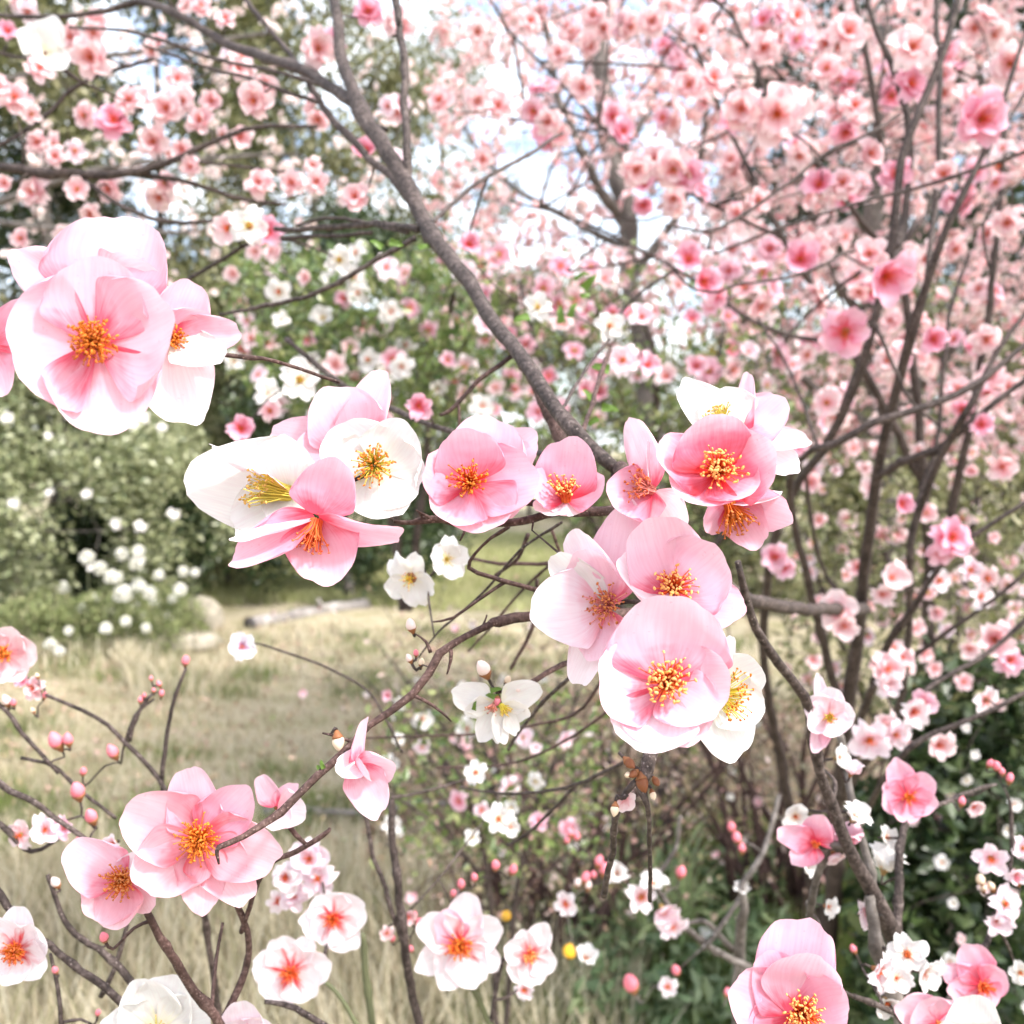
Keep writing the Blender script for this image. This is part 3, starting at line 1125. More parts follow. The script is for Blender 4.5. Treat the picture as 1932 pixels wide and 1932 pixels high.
BT = 'blossom trees behind the shrubs'
far_blossom_tree('pale-trunked blossom tree standing against the open sky', on_ground(1230, 2.9),
                 [(1245, 1000, 2.9, 34), (1215, 700, 2.9, 34), (1180, 430, 2.9, 36), (1150, 260, 2.9, 34), (1135, 120, 2.9, 28), (1128, -40, 2.9, 22)],
                 [[(1175, 420, 2.9, 22), (1120, 330, 2.8, 18), (1060, 200, 2.75, 14), (1030, 60, 2.7, 10), (1010, -30, 2.7, 8)],
                  [(1195, 520, 2.9, 18), (1280, 400, 2.9, 14), (1330, 250, 2.8, 12), (1340, 60, 2.8, 10)],
                  [(1160, 300, 2.9, 16), (1230, 190, 2.9, 12), (1260, 60, 2.9, 9)],
                  [(1185, 470, 2.9, 16), (1050, 400, 3., 12), (940, 330, 3., 9), (870, 230, 3., 7)],
                  [(1185, 480, 2.9, 10), (1170, 520, 2.85, 8), (1165, 560, 2.85, 5)]],
                 scatter(230, [(820, 0, 1400, 420, 3), (850, 380, 1300, 640, 1)], SKYH, 22), 2.2, 3.2, .023, 'coral', 2000,
                 [(820, 0, 1420, 300, 3), (830, 300, 1420, 640, 2.4)], BT)
far_blossom_tree('densest pink blossom tree behind the steep grey stems', on_ground(1700, 3.2),
                 [(1690, 1150, 3.2, 40), (1660, 800, 3.2, 40), (1640, 500, 3.1, 36), (1660, 200, 3., 28), (1680, -40, 3., 20)],
                 [[(1655, 650, 3.2, 22), (1560, 480, 3.1, 18), (1500, 300, 3., 14), (1460, 80, 3., 10)],
                  [(1645, 560, 3.1, 22), (1740, 400, 3., 18), (1810, 200, 2.9, 12), (1850, 0, 2.9, 9)],
                  [(1665, 800, 3.2, 22), (1780, 680, 3., 18), (1880, 560, 2.9, 12), (1960, 420, 2.9, 9)],
                  [(1660, 820, 3.2, 18), (1500, 700, 3.1, 14), (1400, 600, 3., 10)]],
                 scatter(290, [(1380, 0, 1940, 460, 3), (1420, 400, 1940, 820, 2)], [], 22), 2.0, 3.2, .024, 'coral', 2600,
                 [(1380, 0, 1945, 500, 3), (1400, 480, 1945, 860, 2.2)], BT)
far_blossom_tree('blossom tree with pale tips behind the arching limbs over the lawn', on_ground(-330, 4.2),
                 [(-330, 1500, 4.2, 40), (-320, 900, 4.2, 38), (-280, 500, 4.1, 32), (-200, 100, 4., 26), (-160, -60, 4., 20)],
                 [[(-240, 300, 4.1, 22), (-60, 180, 4., 16), (120, 120, 3.9, 12), (320, 90, 3.9, 9), (520, 60, 3.9, 7)],
                  [(-290, 560, 4.1, 22), (-80, 420, 4., 16), (150, 330, 3.9, 12), (360, 300, 3.9, 9), (560, 290, 3.9, 6)],
                  [(-60, 410, 4., 12), (200, 440, 3.9, 9), (420, 430, 3.9, 6)]],
                 scatter(170, [(0, 0, 780, 480, 3)], [], 24), 3.0, 4.3, .023, 'pale', 300,
                 [(0, 0, 800, 560, 1)], BT)

# ------------------------------------------------------------------ leafy quince in the middle distance
def leafy_shrub(label, base, stems, boxes, n, d0, d1, leafn, leafsz, mat, pals, rr, lboxes, name='leafy_quince', cat='shrub', face=None):
    P = Plant(name, label, cat, base)
    for st in stems:
        P.branch(st, 'stem', sides=7)
    LP = scatter(leafn, lboxes, [], 3)
    C = []
    for i, (x, y) in enumerate(LP):
        p = at(x, y, rnd(d0, d1))
        C.append(tuple(p))
        if i % 7 == 0:
            P.stalk(p, camdir((rnd(-1, 1), 1, 0)), .0011, True)
    C = np.array(C)
    C = np.concatenate([C, C + NP.normal(0, .022, C.shape)])
    V, F = leaf_cloud(C, leafsz)
    add('leaves', mesh_np('leaves', V, F, mat), P.root)['kind'] = 'stuff'
    for (x, y) in scatter(n, boxes, [], 24):
        r = rnd(*rr)
        P.bloom(x, y, rnd(d0 - .25, d1 - .2), r, random.choice(pals), random.choice(['single', 'single', 'cup', 'double']), joined=True,
                fil=random.choice(['red', 'pink', 'yellow']), ant='gold')
    P.finish()
    return P


leafy_shrub('young-leaved quince shrub with pale blossoms behind the thick leaning branch', on_ground(720, 2.3),
            [[(760, 1150, 2.2, 16), (740, 900, 2.1, 14), (690, 720, 2.05, 12), (640, 560, 2., 8)],
             [(770, 1150, 2.2, 16), (800, 900, 2.1, 14), (830, 700, 2.1, 12), (860, 540, 2., 8)],
             [(765, 1120, 2.2, 14), (700, 850, 2.1, 12), (580, 680, 2., 9), (500, 560, 2., 6)]],
            [(430, 470, 930, 720, 3), (500, 700, 930, 800, 1)], 66, 1.75, 2.4, 2100, .028, YOUNG, ['pale', 'white', 'blush', 'pale', 'shell'], (19, 30),
            [(430, 480, 930, 720, 3), (560, 720, 1000, 830, .8)])
leafy_shrub('quince shrub with rosy blossoms and few leaves below the open sky', on_ground(1180, 2.6),
            [[(1200, 1200, 2.5, 18), (1230, 900, 2.4, 15), (1240, 700, 2.3, 12), (1200, 560, 2.3, 8)],
             [(1210, 1200, 2.5, 18), (1300, 900, 2.4, 14), (1350, 700, 2.3, 10), (1380, 500, 2.3, 7)],
             [(1190, 1200, 2.5, 18), (1110, 950, 2.4, 14), (1030, 700, 2.3, 10), (980, 540, 2.3, 7)],
             [(1205, 1200, 2.5, 16), (1400, 950, 2.4, 12), (1450, 700, 2.3, 9)]],
            [(930, 480, 1480, 800, 3), (1380, 640, 1560, 900, 1)], 64, 1.8, 2.6, 900, .024, YOUNG, ['blush', 'rose', 'pale', 'shell', 'blush'], (17, 30),
            [(930, 500, 1500, 820, 2), (1060, 760, 1500, 1000, 1)])
leafy_shrub('dark glossy-leaved shrub with white specks below the flowering stems', on_ground(1830, 2.35),
            [[(1800, 1900, 2.2, 24), (1790, 1650, 2.15, 20), (1760, 1450, 2.1, 14)],
             [(1830, 1900, 2.2, 24), (1850, 1600, 2.1, 18), (1880, 1350, 2.1, 12)],
             [(1840, 1900, 2.2, 24), (1900, 1650, 2.1, 16), (1960, 1450, 2.1, 10)]],
            [(1680, 1330, 1940, 1900, 1)], 34, 1.75, 2.1, 3300, .048, DARKG, ['white', 'shell', 'white'], (10, 17),
            [(1690, 1240, 1950, 1960, 3), (1620, 1500, 1720, 1960, 1.0)], name='glossy_shrub')
leafy_shrub('olive-leaved quince thicket with shell-pink blossoms behind the forking stems', on_ground(1750, 2.6),
            [[(1720, 1500, 2.5, 22), (1700, 1200, 2.4, 18), (1640, 950, 2.3, 12)],
             [(1730, 1500, 2.5, 22), (1800, 1200, 2.4, 16), (1850, 900, 2.3, 10)],
             [(1725, 1500, 2.5, 22), (1600, 1250, 2.4, 14), (1520, 1000, 2.3, 9)]],
            [(1480, 840, 1940, 1300, 1)], 95, 1.7, 2.6, 1500, .026, OLIVE, ['shell', 'coral', 'pale', 'shell', 'coral'], (13, 24),
            [(1480, 850, 1950, 1350, 1)])

leafy_shrub('wispy low shrub with scattered tiny leaves and white blossoms behind the lower twig', on_ground(900, 1.9),
            [[(940, 1990, 1.7, 12), (920, 1650, 1.6, 10), (860, 1450, 1.5, 7), (760, 1300, 1.5, 4)],
             [(950, 1990, 1.7, 12), (980, 1650, 1.6, 10), (1040, 1450, 1.5, 7), (1100, 1290, 1.5, 4)],
             [(920, 1660, 1.6, 8), (800, 1540, 1.5, 6), (700, 1480, 1.5, 4)],
             [(980, 1640, 1.6, 8), (940, 1450, 1.5, 6), (900, 1250, 1.5, 4)]],
            [(720, 1290, 1120, 1600, 1)], 20, 1.3, 1.7, 420, .020, YOUNG, ['white', 'pale', 'white', 'blush'], (13, 24),
            [(720, 1300, 1130, 1620, 1)])
# ------------------------------------------------------------------ brown tangle at the foot of the stems
def tangle(label, base_px, d, n, spread, hgt, mat, leafn=900):
    base = on_ground(base_px, d)
    P = Plant('bare_shrub', label, 'shrub', base, None, mat)
    for i in range(n):
        a = rnd(0, 6.283)
        tip = base + Vector((math.cos(a) * spread * rnd(.3, 1), math.sin(a) * spread * .6 * rnd(.3, 1), hgt * rnd(.5, 1.1)))
        b = base + Vector((rnd(-.12, .12), rnd(-.1, .1), -.03))
        m = b * .5 + tip * .5 + Vector((rnd(-.12, .12), rnd(-.08, .08), rnd(0, .12)))
        P.branch([(b, rnd(.008, .016)), (m, rnd(.005, .009)), (tip, .002)], 'stem', px=False, sides=6, step=.05)
    for i in range(n * 14):
        j = random.randrange(len(P.pos))
        p = P.pos[j] + Vector((rnd(-.22, .22), rnd(-.18, .18), rnd(-.1, .22)))
        if p.z > .03:
            P.stalk(p, Vector((rnd(-1, 1), rnd(-1, 1), 1)).normalized(), .0013, True)
    P.finish()
    C = np.array([tuple(random.choice(P.pos) + Vector((rnd(-.16, .16), rnd(-.12, .12), rnd(-.1, .12)))) for _ in range(leafn)])
    C[:, 2] = np.maximum(C[:, 2], .03)
    V, F = leaf_cloud(C, .024)
    add('leaves', mesh_np('leaves', V, F, SPARSE), P.root)['kind'] = 'stuff'
    P.sticks_V, P.sticks_F = [], []
    for k in range(16):
        q = random.choice(P.pos)
        if q.z > .25:
            v = Vector((rnd(-.6, .6), -1, rnd(-.3, .7))).normalized()
            P.puff(q + v * .03, v, rnd(.013, .021), random.choice(['white', 'pale', 'pink']), False)
    P.finish()
    return P


SPARSE = island('sparse_leaves', [(.20, .26, .07), (.62, .36, .33), (.30, .20, .12), (.12, .17, .05), (.80, .62, .58), (.44, .30, .20), (.26, .30, .12)], .3, .5, .3)
tangle('tangled bare brown shrub at the foot of the forking stems', 1480, 2.75, 26, .55, .95, BARK_R)
tangle('low bare twiggy shrub beside the strappy green clump', 1180, 3.2, 20, .6, .75, BARK)
tangle('fine-twigged bare thicket between the lower twig and the strappy clump', 1040, 2.5, 24, .55, .72, BARK_R, 1800)
tangle('thin bare shrub at the lawn edge behind the butterfly-like white pair', 960, 3.6, 14, .6, .7, BARK)

LITTER = island('litter', [(.30, .20, .13), (.40, .28, .20), (.20, .14, .09), (.60, .38, .34), (.46, .36, .22), (.16, .12, .08)], .1, .8, .1)
x, y = view_area(2.2, 5.6, -.16, .40)(15000)
x2, y2 = view_area(2.4, 7.5, -.6, .2)(5000)
x, y = np.concatenate([x, x2]), np.concatenate([y, y2])
z = gz(x, y) + NP.uniform(.0, .05, len(x))
V, F = leaf_cloud(np.stack([x, y, z], 1), .035)
tag(add('leaf_litter', mesh_np('leaf_litter', V, F, LITTER)), 'brown and pinkish fallen leaves and petals under the shrubs', 'leaf litter', kind='stuff')

UNDER = island('undergrowth_leaves', [(.12, .19, .08), (.20, .28, .13), (.08, .13, .06), (.30, .36, .20), (.16, .20, .08)], .3, .4, .4)
x, y = view_area(2.0, 3.0, .06, .30)(3600)
z = gz(x, y) + NP.uniform(.0, 1, len(x)) ** 1.6 * .24
V, F = leaf_cloud(np.stack([x, y, z], 1), .055, None, .4)
tag(add('leafy_undergrowth', mesh_np('leafy_undergrowth', V, F, UNDER)), 'low blue-green leafy ground cover around the strappy clump', 'ground cover', kind='stuff')
pb = thing('fallen_branch', 'pale dry branch lying on the grass below the half-open pink blossom', 'branch', ground_at(720, 1545))
a, b = ground_at(500, 1548) + Vector((0, 0, .03)), ground_at(890, 1532) + Vector((0, 0, .03))
V, F = tube_geo([a.lerp(b, t) + Vector((0, rnd(-.03, .03), rnd(-.01, .015))) for t in np.linspace(0, 1, 12)], [.016 * rnd(.8, 1.15) * (1.1 - .5 * t) for t in np.linspace(0, 1, 12)], 8)
add('stem', mesh('stem', V, F, LOGM), pb)
m = a.lerp(b, .55)
V, F = tube_geo([m, m + Vector((.08, .06, .02)), m + Vector((.2, .09, .05))], [.010, .008, .004], 6)
add('side_branch', mesh('side_branch', V, F, LOGM), pb)
# ------------------------------------------------------------------ strappy green clump
SG = on_ground(1225, 2.5)
T = thing('strappy_plant', 'clump of long strap-shaped green leaves under the front blossoms', 'plant', SG)
STRAP = plain('strap_leaf', (.20, .27, .11), .4, (.34, .39, .20), 6, .4, .3)
for i in range(64):
    a, q = rnd(0, 6.283), rnd(.2, 1)
    b = SG + Vector((rnd(-.12, .12), rnd(-.1, .1), 0))
    out = Vector((math.cos(a), math.sin(a), 0))
    h = rnd(.30, .60)
    VV, FF = [], []
    s = out.cross(Vector((0, 0, 1))) * rnd(.006, .011)
    for k in range(8):
        t = k / 7
        p = b + out * (q * h * .75 * t ** 1.6) + Vector((0, 0, h * (t - .42 * q * t ** 3)))
        w = (1 - t ** 3) * .95 + .05
        VV += [p - s * w, p + out * -.002 + Vector((0, 0, -.003)), p + s * w]
    for k in range(7):
        o = k * 3
        FF += [(o, o + 1, o + 4, o + 3), (o + 1, o + 2, o + 5, o + 4)]
    add('blade', mesh('blade', VV, FF, STRAP), T)


# ================================================================== FRONT PLANTS
# ------------------------------------------------------------------ arching limbs with coral blossoms over the lawn
U = Plant('flowering_limb', 'grey arching limb with fluffy coral blossoms above the lawn', 'flowering branch', at(-140, 320, .98), None, BARK)
U.branch([(-140, 316, .98, 20), (0, 318, .97, 18), (100, 326, .96, 19), (240, 325, .95, 16), (330, 298, .95, 12), (460, 246, .95, 10), (600, 240, .96, 7)])
U.branch([(240, 325, .95, 11), (360, 345, .97, 9), (450, 375, .98, 9), (540, 386, 1.0, 6)], 'twig')
U.branch([(-60, 300, 1.0, 9), (60, 240, 1.02, 9), (150, 160, 1.02, 8), (290, 110, 1.0, 7)], 'twig')
U.branch([(330, 300, .95, 7), (420, 310, .96, 6), (540, 325, .98, 5)], 'twig')
U.branch([(140, 327, .96, 8), (250, 400, .93, 9), (360, 421, .92, 8), (480, 394, .92, 5)], 'twig')
U.branch([(-40, 85, 1.0, 8), (20, 105, 1., 7), (60, 114, 1., 5)], 'twig')
for (x, y, r, pal, kd) in [(172, 108, 46, 'coral', 'double'), (135, 70, 30, 'coral', 'double'), (75, 130, 30, 'coral', 'double'), (28, 185, 40, 'coral', 'double'), (-5, 165, 30, 'coral', 'double'),
                           (160, 218, 30, 'coral', 'single'), (215, 228, 42, 'rose', 'double'), (245, 190, 36, 'coral', 'double'), (265, 185, 28, 'shell', 'double'), (290, 268, 38, 'coral', 'double'),
                           (315, 205, 40, 'coral', 'double'), (345, 190, 32, 'shell', 'double'), (380, 228, 36, 'coral', 'double'), (400, 190, 28, 'coral', 'cup'), (335, 150, 28, 'coral', 'double'),
                           (72, 268, 28, 'coral', 'double'), (105, 295, 26, 'coral', 'double'), (66, 362, 40, 'coral', 'double'), (146, 357, 27, 'coral', 'single'), (207, 356, 36, 'coral', 'double'),
                           (172, 404, 30, 'shell', 'double'), (302, 372, 36, 'shell', 'double'), (310, 345, 26, 'coral', 'single'), (490, 345, 34, 'coral', 'double'), (552, 345, 32, 'coral', 'double'),
                           (598, 343, 28, 'coral', 'double'), (590, 312, 22, 'shell', 'double'), (360, 315, 24, 'coral', 'double'), (40, 450, 25, 'coral', 'single'), (120, 440, 24, 'shell', 'double'),
                           (15, 60, 24, 'rose', 'cup'), (60, 215, 22, 'shell', 'single'), (450, 130, 26, 'coral', 'double'), (300, 480, 24, 'coral', 'double'), (10, 345, 22, 'coral', 'cup')]:
    U.bloom(x, y, .97 + rnd(-.06, .06), r * .95, pal, kd, (rnd(-.5, .5), rnd(-.5, .2), 1))
for (x, y) in scatter(13, [(0, 0, 800, 120, 2), (0, 120, 780, 420, 2), (420, 120, 760, 420, 2)], [], 90):
    for k in range(random.choice([2, 3])):
        ox, oy = rnd(-26, 26), rnd(-22, 22)
        U.bloom(x + ox, y + oy, rnd(1.15, 1.3), rnd(22, 30), random.choice(['coral', 'shell', 'coral', 'pale']), random.choice(['double', 'double', 'cup', 'single']), (ox / 20, -oy / 20 + rnd(-.4, .2), 1), joined=True)
U.hero((85, 100), .8, [(45, 45, 62, {'dz': 10}), (105, 30, 60, {'dz': 14}), (60, 95, 60, {'dz': 20}), (130, 125, 50, {'dz': 10}), (88, 35, 60, {'dz': 26})], 'white', 'white closed blossom hanging among coral ones', ns=0)
U.finish()

# ------------------------------------------------------------------ thick leaning branch with the centre clusters
A = Plant('quince_branch', 'thick brown leaning quince branch carrying the large pink and white centre blossoms', 'flowering branch', at(1640, 1180, .72), None, BARK)
A.branch([(1165, 885, .41, 24), (1110, 832, .42, 27), (1050, 770, .44, 27), (960, 650, .50, 28), (880, 530, .56, 30), (800, 420, .62, 32), (765, 340, .65, 33), (720, 260, .68, 32),
          (665, 190, .72, 28), (640, 100, .76, 22), (628, 0, .80, 20), (622, -70, .82, 18)], sides=12)
A.branch([(770, 345, .65, 16), (768, 270, .66, 16), (765, 200, .68, 15), (762, 100, .70, 15), (745, 0, .73, 15), (736, -70, .75, 14)])
A.branch([(672, 200, .72, 22), (600, 152, .78, 21), (500, 110, .85, 20), (430, 84, .9, 18), (330, 22, .95, 15), (260, 2, 1., 13), (200, 18, 1., 10), (100, 31, 1., 9), (-60, 26, 1.05, 7)])
A.branch([(800, 425, .625, 16), (745, 345, .69, 15), (680, 285, .74, 15), (620, 215, .78, 14), (545, 100, .85, 10), (470, 8, .9, 10), (440, -50, .92, 9)])
A.branch([(600, 195, .79, 8), (480, 150, .82, 7), (400, 130, .85, 6), (270, 85, .88, 5)], 'twig')
A.branch([(620, 165, .77, 8), (520, 135, .8, 7), (400, 110, .84, 7), (250, 60, .88, 7), (130, 52, .9, 5)], 'twig')
A.branch([(790, 432, .62, 15), (700, 424, .66, 13), (620, 430, .69, 12), (520, 433, .72, 9)])
A.branch([(770, 438, .63, 8), (640, 412, .68, 7), (560, 425, .7, 6)], 'twig')
A.branch([(785, 448, .61, 11), (700, 497, .62, 10), (600, 553, .63, 9), (500, 578, .64, 8), (415, 594, .65, 6)], 'twig')
A.branch([(700, 440, .7, 8), (490, 455, .76, 8), (420, 490, .78, 8), (355, 528, .8, 7)], 'twig')
A.branch([(965, 655, .515, 20), (1010, 725, .49, 24), (1050, 800, .475, 28), (1085, 880, .47, 26)], 'branch', BARK_R)
A.branch([(965, 672, .50, 10), (900, 720, .50, 9), (850, 775, .50, 8), (830, 785, .5, 6)], 'twig', BARK_R)
A.branch([(865, 760, .5, 6), (868, 790, .5, 6), (866, 815, .5, 5)], 'twig', BARK_R)
A.branch([(1090, 840, .43, 9), (1130, 720, .5, 9), (1150, 660, .55, 9)], 'twig', BARK_R)
A.branch([(1060, 770, .44, 7), (1110, 690, .48, 6), (1150, 640, .5, 5)], 'twig')
A.branch([(815, 420, .62, 9), (900, 345, .7, 8), (1000, 290, .8, 8), (1060, 250, .9, 6)], 'twig')
A.branch([(640, 680, .75, 6), (540, 640, .72, 9), (640, 720, .7, 12), (740, 770, .66, 12), (850, 815, .6, 11), (1000, 850, .55, 12), (1080, 870, .48, 12)][1:])
A.branch([(1165, 885, .41, 32), (1180, 930, .39, 26), (1165, 962, .36, 20), (1050, 966, .345, 17), (960, 984, .345, 15), (880, 990, .345, 14), (818, 979, .345, 15), (780, 985, .345, 11), (745, 984, .345, 8)], 'branch', BARK_R)
A.branch([(1060, 965, .345, 16), (1020, 950, .345, 20), (990, 952, .344, 6)], 'spur', BARK_R)
for (x, y, tx, ty) in [(1005, 975, 1003, 1000), (880, 995, 868, 1020), (815, 980, 785, 962), (800, 985, 790, 965)]:
    A.branch([(x, y, .345, 7), (x * .4 + tx * .6, y * .4 + ty * .6, .343, 4), (tx, ty, .342, 1.5)], 'thorn', BARK_R)
A.branch([(1165, 890, .41, 30), (1220, 960, .44, 30), (1300, 1050, .48, 30), (1400, 1130, .55, 27), (1480, 1142, .66, 25), (1540, 1149, .85, 23), (1625, 1152, 1.3, 26)])
A.branch([(960, 995, .35, 7), (910, 1030, .36, 6), (885, 1072, .37, 8), (930, 1090, .37, 9), (1000, 1108, .37, 10), (1080, 1125, .39, 10), (1250, 1100, .43, 12)], 'twig', BARK_R)
A.branch([(955, 1098, .37, 7), (900, 1135, .37, 6), (855, 1165, .37, 6), (815, 1172, .37, 3)], 'twig', BARK_R)
A.branch([(1060, 985, .40, 6), (980, 1040, .42, 5), (900, 1130, .44, 5), (830, 1190, .45, 4), (790, 1240, .46, 3)], 'twig', BARK)
A.branch([(1380, 1118, .53, 22), (1250, 1150, .44, 20), (1100, 1160, .385, 20), (1010, 1160, .37, 19), (945, 1168, .362, 22), (925, 1178, .36, 15), (880, 1200, .356, 14), (832, 1232, .352, 17), (780, 1312, .346, 16),
          (700, 1372, .34, 14), (650, 1420, .335, 15), (600, 1462, .33, 16), (530, 1530, .322, 14), (460, 1577, .312, 13), (418, 1592, .305, 11), (411, 1610, .304, 7), (413, 1632, .303, 4)], 'branch', BARK_R)
for (x, y, d, tx, ty, w) in [(945, 1168, .362, 905, 1182, 13), (812, 1233, .352, 785, 1198, 8), (850, 1225, .353, 843, 1272, 9), (780, 1312, .346, 852, 1362, 9), (670, 1402, .337, 608, 1382, 8),
                             (905, 1190, .36, 918, 1160, 5), (840, 1228, .352, 810, 1260, 4)]:
    A.branch([(x, y, d, w), (x * .5 + tx * .5 + 3, y * .5 + ty * .5 - 3, d, w * .7), (tx, ty, d, 3)], 'thorn', BARK_R)
A.branch([(1250, 1150, .44, 12), (1150, 1215, .42, 11), (1060, 1255, .40, 11), (1000, 1290, .39, 10), (940, 1308, .385, 9)], 'twig', BARK_R)
A.branch([(1260, 1230, .40, 30), (1235, 1400, .35, 28), (1215, 1470, .34, 26), (1212, 1495, .34, 20), (1222, 1520, .34, 10), (1226, 1600, .36, 8), (1226, 1700, .40, 8)], 'branch', BARK)
A.branch([(1210, 1470, .34, 14), (1170, 1520, .345, 12), (1155, 1600, .37, 12), (1140, 1690, .4, 12)], 'twig', BARK)
A.branch([(1260, 1230, .40, 28), (1280, 1150, .43, 28), (1300, 1060, .48, 28)], 'branch', BARK)

for k in range(26):
    i = random.randrange(4, 330)
    if i < len(A.pos) and A.rad[i] > .0022:
        q, rr = A.pos[i], A.rad[i]
        v = Vector((rnd(-1, 1), rnd(-.6, .3), rnd(-.6, 1))).normalized()
        ll = rr * rnd(1.6, 3.2)
        A.branch([(q, rr * .5), (q + v * ll * .6, rr * .34), (q + v * ll, rr * .22)], 'spur', px=False, sides=6, step=ll / 4)
for pts in [[(1180, 1010, .50), (1090, 1040, .52), (1000, 1100, .54), (930, 1190, .56), (880, 1230, .57)], [(1060, 1055, .53), (960, 1060, .55), (880, 1050, .57), (840, 1062, .58)],
            [(1010, 1095, .54), (1000, 1180, .55), (960, 1260, .56)], [(1200, 1180, .52), (1100, 1330, .56), (1000, 1370, .58), (900, 1385, .60), (760, 1382, .62), (640, 1390, .64)],
            [(1200, 1300, .55), (1080, 1380, .58), (960, 1440, .62), (820, 1455, .65)], [(1180, 1440, .50), (1080, 1480, .54), (960, 1500, .58), (860, 1480, .62)], [(1090, 1475, .54), (1000, 1560, .58), (950, 1600, .6)],
            [(1000, 1010, .46), (985, 1060, .47), (940, 1090, .48)], [(1150, 1220, .43), (1010, 1330, .47), (960, 1420, .5)], [(1040, 1000, .47), (1060, 1050, .48), (1050, 1085, .48)]]:
    w0 = rnd(6, 9)
    A.branch([(x + rnd(-8, 8), y + rnd(-8, 8), d, w0 * (1 - .12 * k)) for k, (x, y, d) in enumerate(pts)], 'twig', random.choice([BARK, BARK_R]), sides=6)
# left white + pink group
A.hero((660, 850), .352, [(615, 735, 150, {'dz': 14, 'sag': -.08}), (735, 703, 92, {'dz': 0, 'sag': -.05, 'k': .75, 'm': .5}), (512, 808, 110, {'dz': 4}), (560, 880, 120)], 'blush', 'pale pink blossom hidden behind a white one', ns=0, push=0)
A.hero((712, 886), .333, [(628, 806, 150, {'dz': 22}), (770, 800, 130, {'dz': 26}), (800, 905, 140, {'dz': 20}), (742, 975, 150, {'dz': 30}), (605, 905, 140, {'dz': 14})], 'white',
       'white open blossom with yellow stamens and dark centre', 'yellow', 'gold', 52, 62, .95, face=(.05, .05, 1), soff=(-6, -8))
A.hero((550, 932), .325, [(350, 902, 205, {'dz': -25, 'n': (.1, .2, 1), 'sag': .12, 'k': .75, 'm': .55}), (440, 1003, 150, {'dz': 22, 'n': (-.1, .5, .8)}), (398, 842, 120, {'dz': 40, 'n': (0, -1, .1), 'sag': .10, 'pal': 'pale'}),
                          (520, 822, 150, {'dz': 18, 'n': (-.3, -.4, .8), 'sag': .08}), (578, 868, 90, {'dz': 26, 'n': (-.8, -.1, .5)}), (520, 985, 110, {'dz': 36, 'n': (-.2, .6, .6)})],
       'white', 'white cupped blossom opening sideways with long yellow stamens', 'yellow', 'tan', 46, 112, .34, face=(-.95, .2, .5), sdir=(-.95, .2, .35))
A.hero((598, 975), .305, [(628, 864, 128, {'dz': 26, 'pal': 'rose', 'cup': .45, 'sag': .2}), (762, 1006, 92, {'dz': 16, 'sag': -.08}), (612, 1104, 142, {'dz': 34, 'n': (0, .55, .8), 'sag': .12}), (428, 1062, 96, {'dz': 44, 'n': (.1, .6, .7), 'fold': .5}),
                          (440, 1018, 62, {'dz': 62, 'n': (.2, .9, .2), 'pal': 'pale', 'sag': .03})],
       'rose', 'pink blossom nodding downwards with red stamens hanging out', 'red', 'redd', 40, 92, .5, face=(-.2, -.75, .6), sdir=(-.22, -.85, .35), soff=(0, 6))
# two pink in the middle
A.hero((905, 890), .352, [(880, 800, 110, {'dz': -5}), (925, 783, 150, {'dz': 4, 'sag': -.05}), (1008, 812, 92, {'dz': -4}), (1010, 850, 80, {'dz': 0})], 'blush', 'pale pink blossom behind the bright pink one', ns=0)
A.hero((888, 915), .332, [(868, 812, 140, {'dz': 36, 'sag': .14}), (808, 862, 120, {'dz': 14}), (822, 968, 140, {'dz': 32}), (918, 1001, 160, {'dz': 40}), (1016, 898, 150, {'dz': 26}), (985, 955, 100, {'dz': 4})],
       'rose', 'bright pink open blossom with orange stamens on the centre twig', 'red', 'gold', 46, 62, .8, face=(-.1, .25, 1), soff=(0, -2))
A.hero((1068, 945), .34, [(1085, 827, 128, {'dz': 14}), (1140, 905, 100, {'dz': 22}), (1002, 892, 100, {'dz': 12}), (1010, 962, 74, {'dz': 34, 'n': (0, .7, .6), 'pal': 'pale'}), (1085, 972, 80, {'dz': 34, 'n': (0, .7, .6), 'pal': 'pale'})],
       'rose', 'small pink blossom with upright red stamens', 'red', 'cream', 34, 66, .55, face=(-.05, .7, .7), sdir=(-.1, .8, .5))
# upper right group
A.hero((1395, 815), .335, [(1283, 722, 98, {'dz': 4, 'pal': 'white'}), (1340, 742, 130, {'dz': 6, 'pal': 'white'}), (1410, 698, 46, {'dz': -10, 'k': .9, 'pal': 'blush'}), (1478, 752, 120, {'dz': 10, 'pal': 'blush'}), (1528, 838, 66, {'dz': -6, 'pal': 'pale'}), (1508, 890, 90, {'dz': -6, 'pal': 'pale'})],
       'white', 'white-topped blossom behind the deep pink cup', 'yellow', 'tan', 24, 60, .8, face=(-.3, .6, 1), sdir=(-.6, .75, .3), soff=(-30, -10))
A.hero((1232, 925), .327, [(1146, 932, 118, {'dz': 16}), (1196, 788, 92, {'dz': 2, 'pal': 'blush'}), (1222, 832, 56, {'dz': 30, 'pal': 'pale', 'n': (.9, .1, .4)}), (1195, 1000, 100, {'dz': 10, 'pal': 'blush'}), (1290, 1000, 100, {'dz': -4, 'pal': 'pale'})],
       'rose', 'pink blossom seen from the side with red stamens', 'pink', 'redd', 34, 70, .65, face=(-.8, .1, .6), sdir=(-.85, .25, .4))
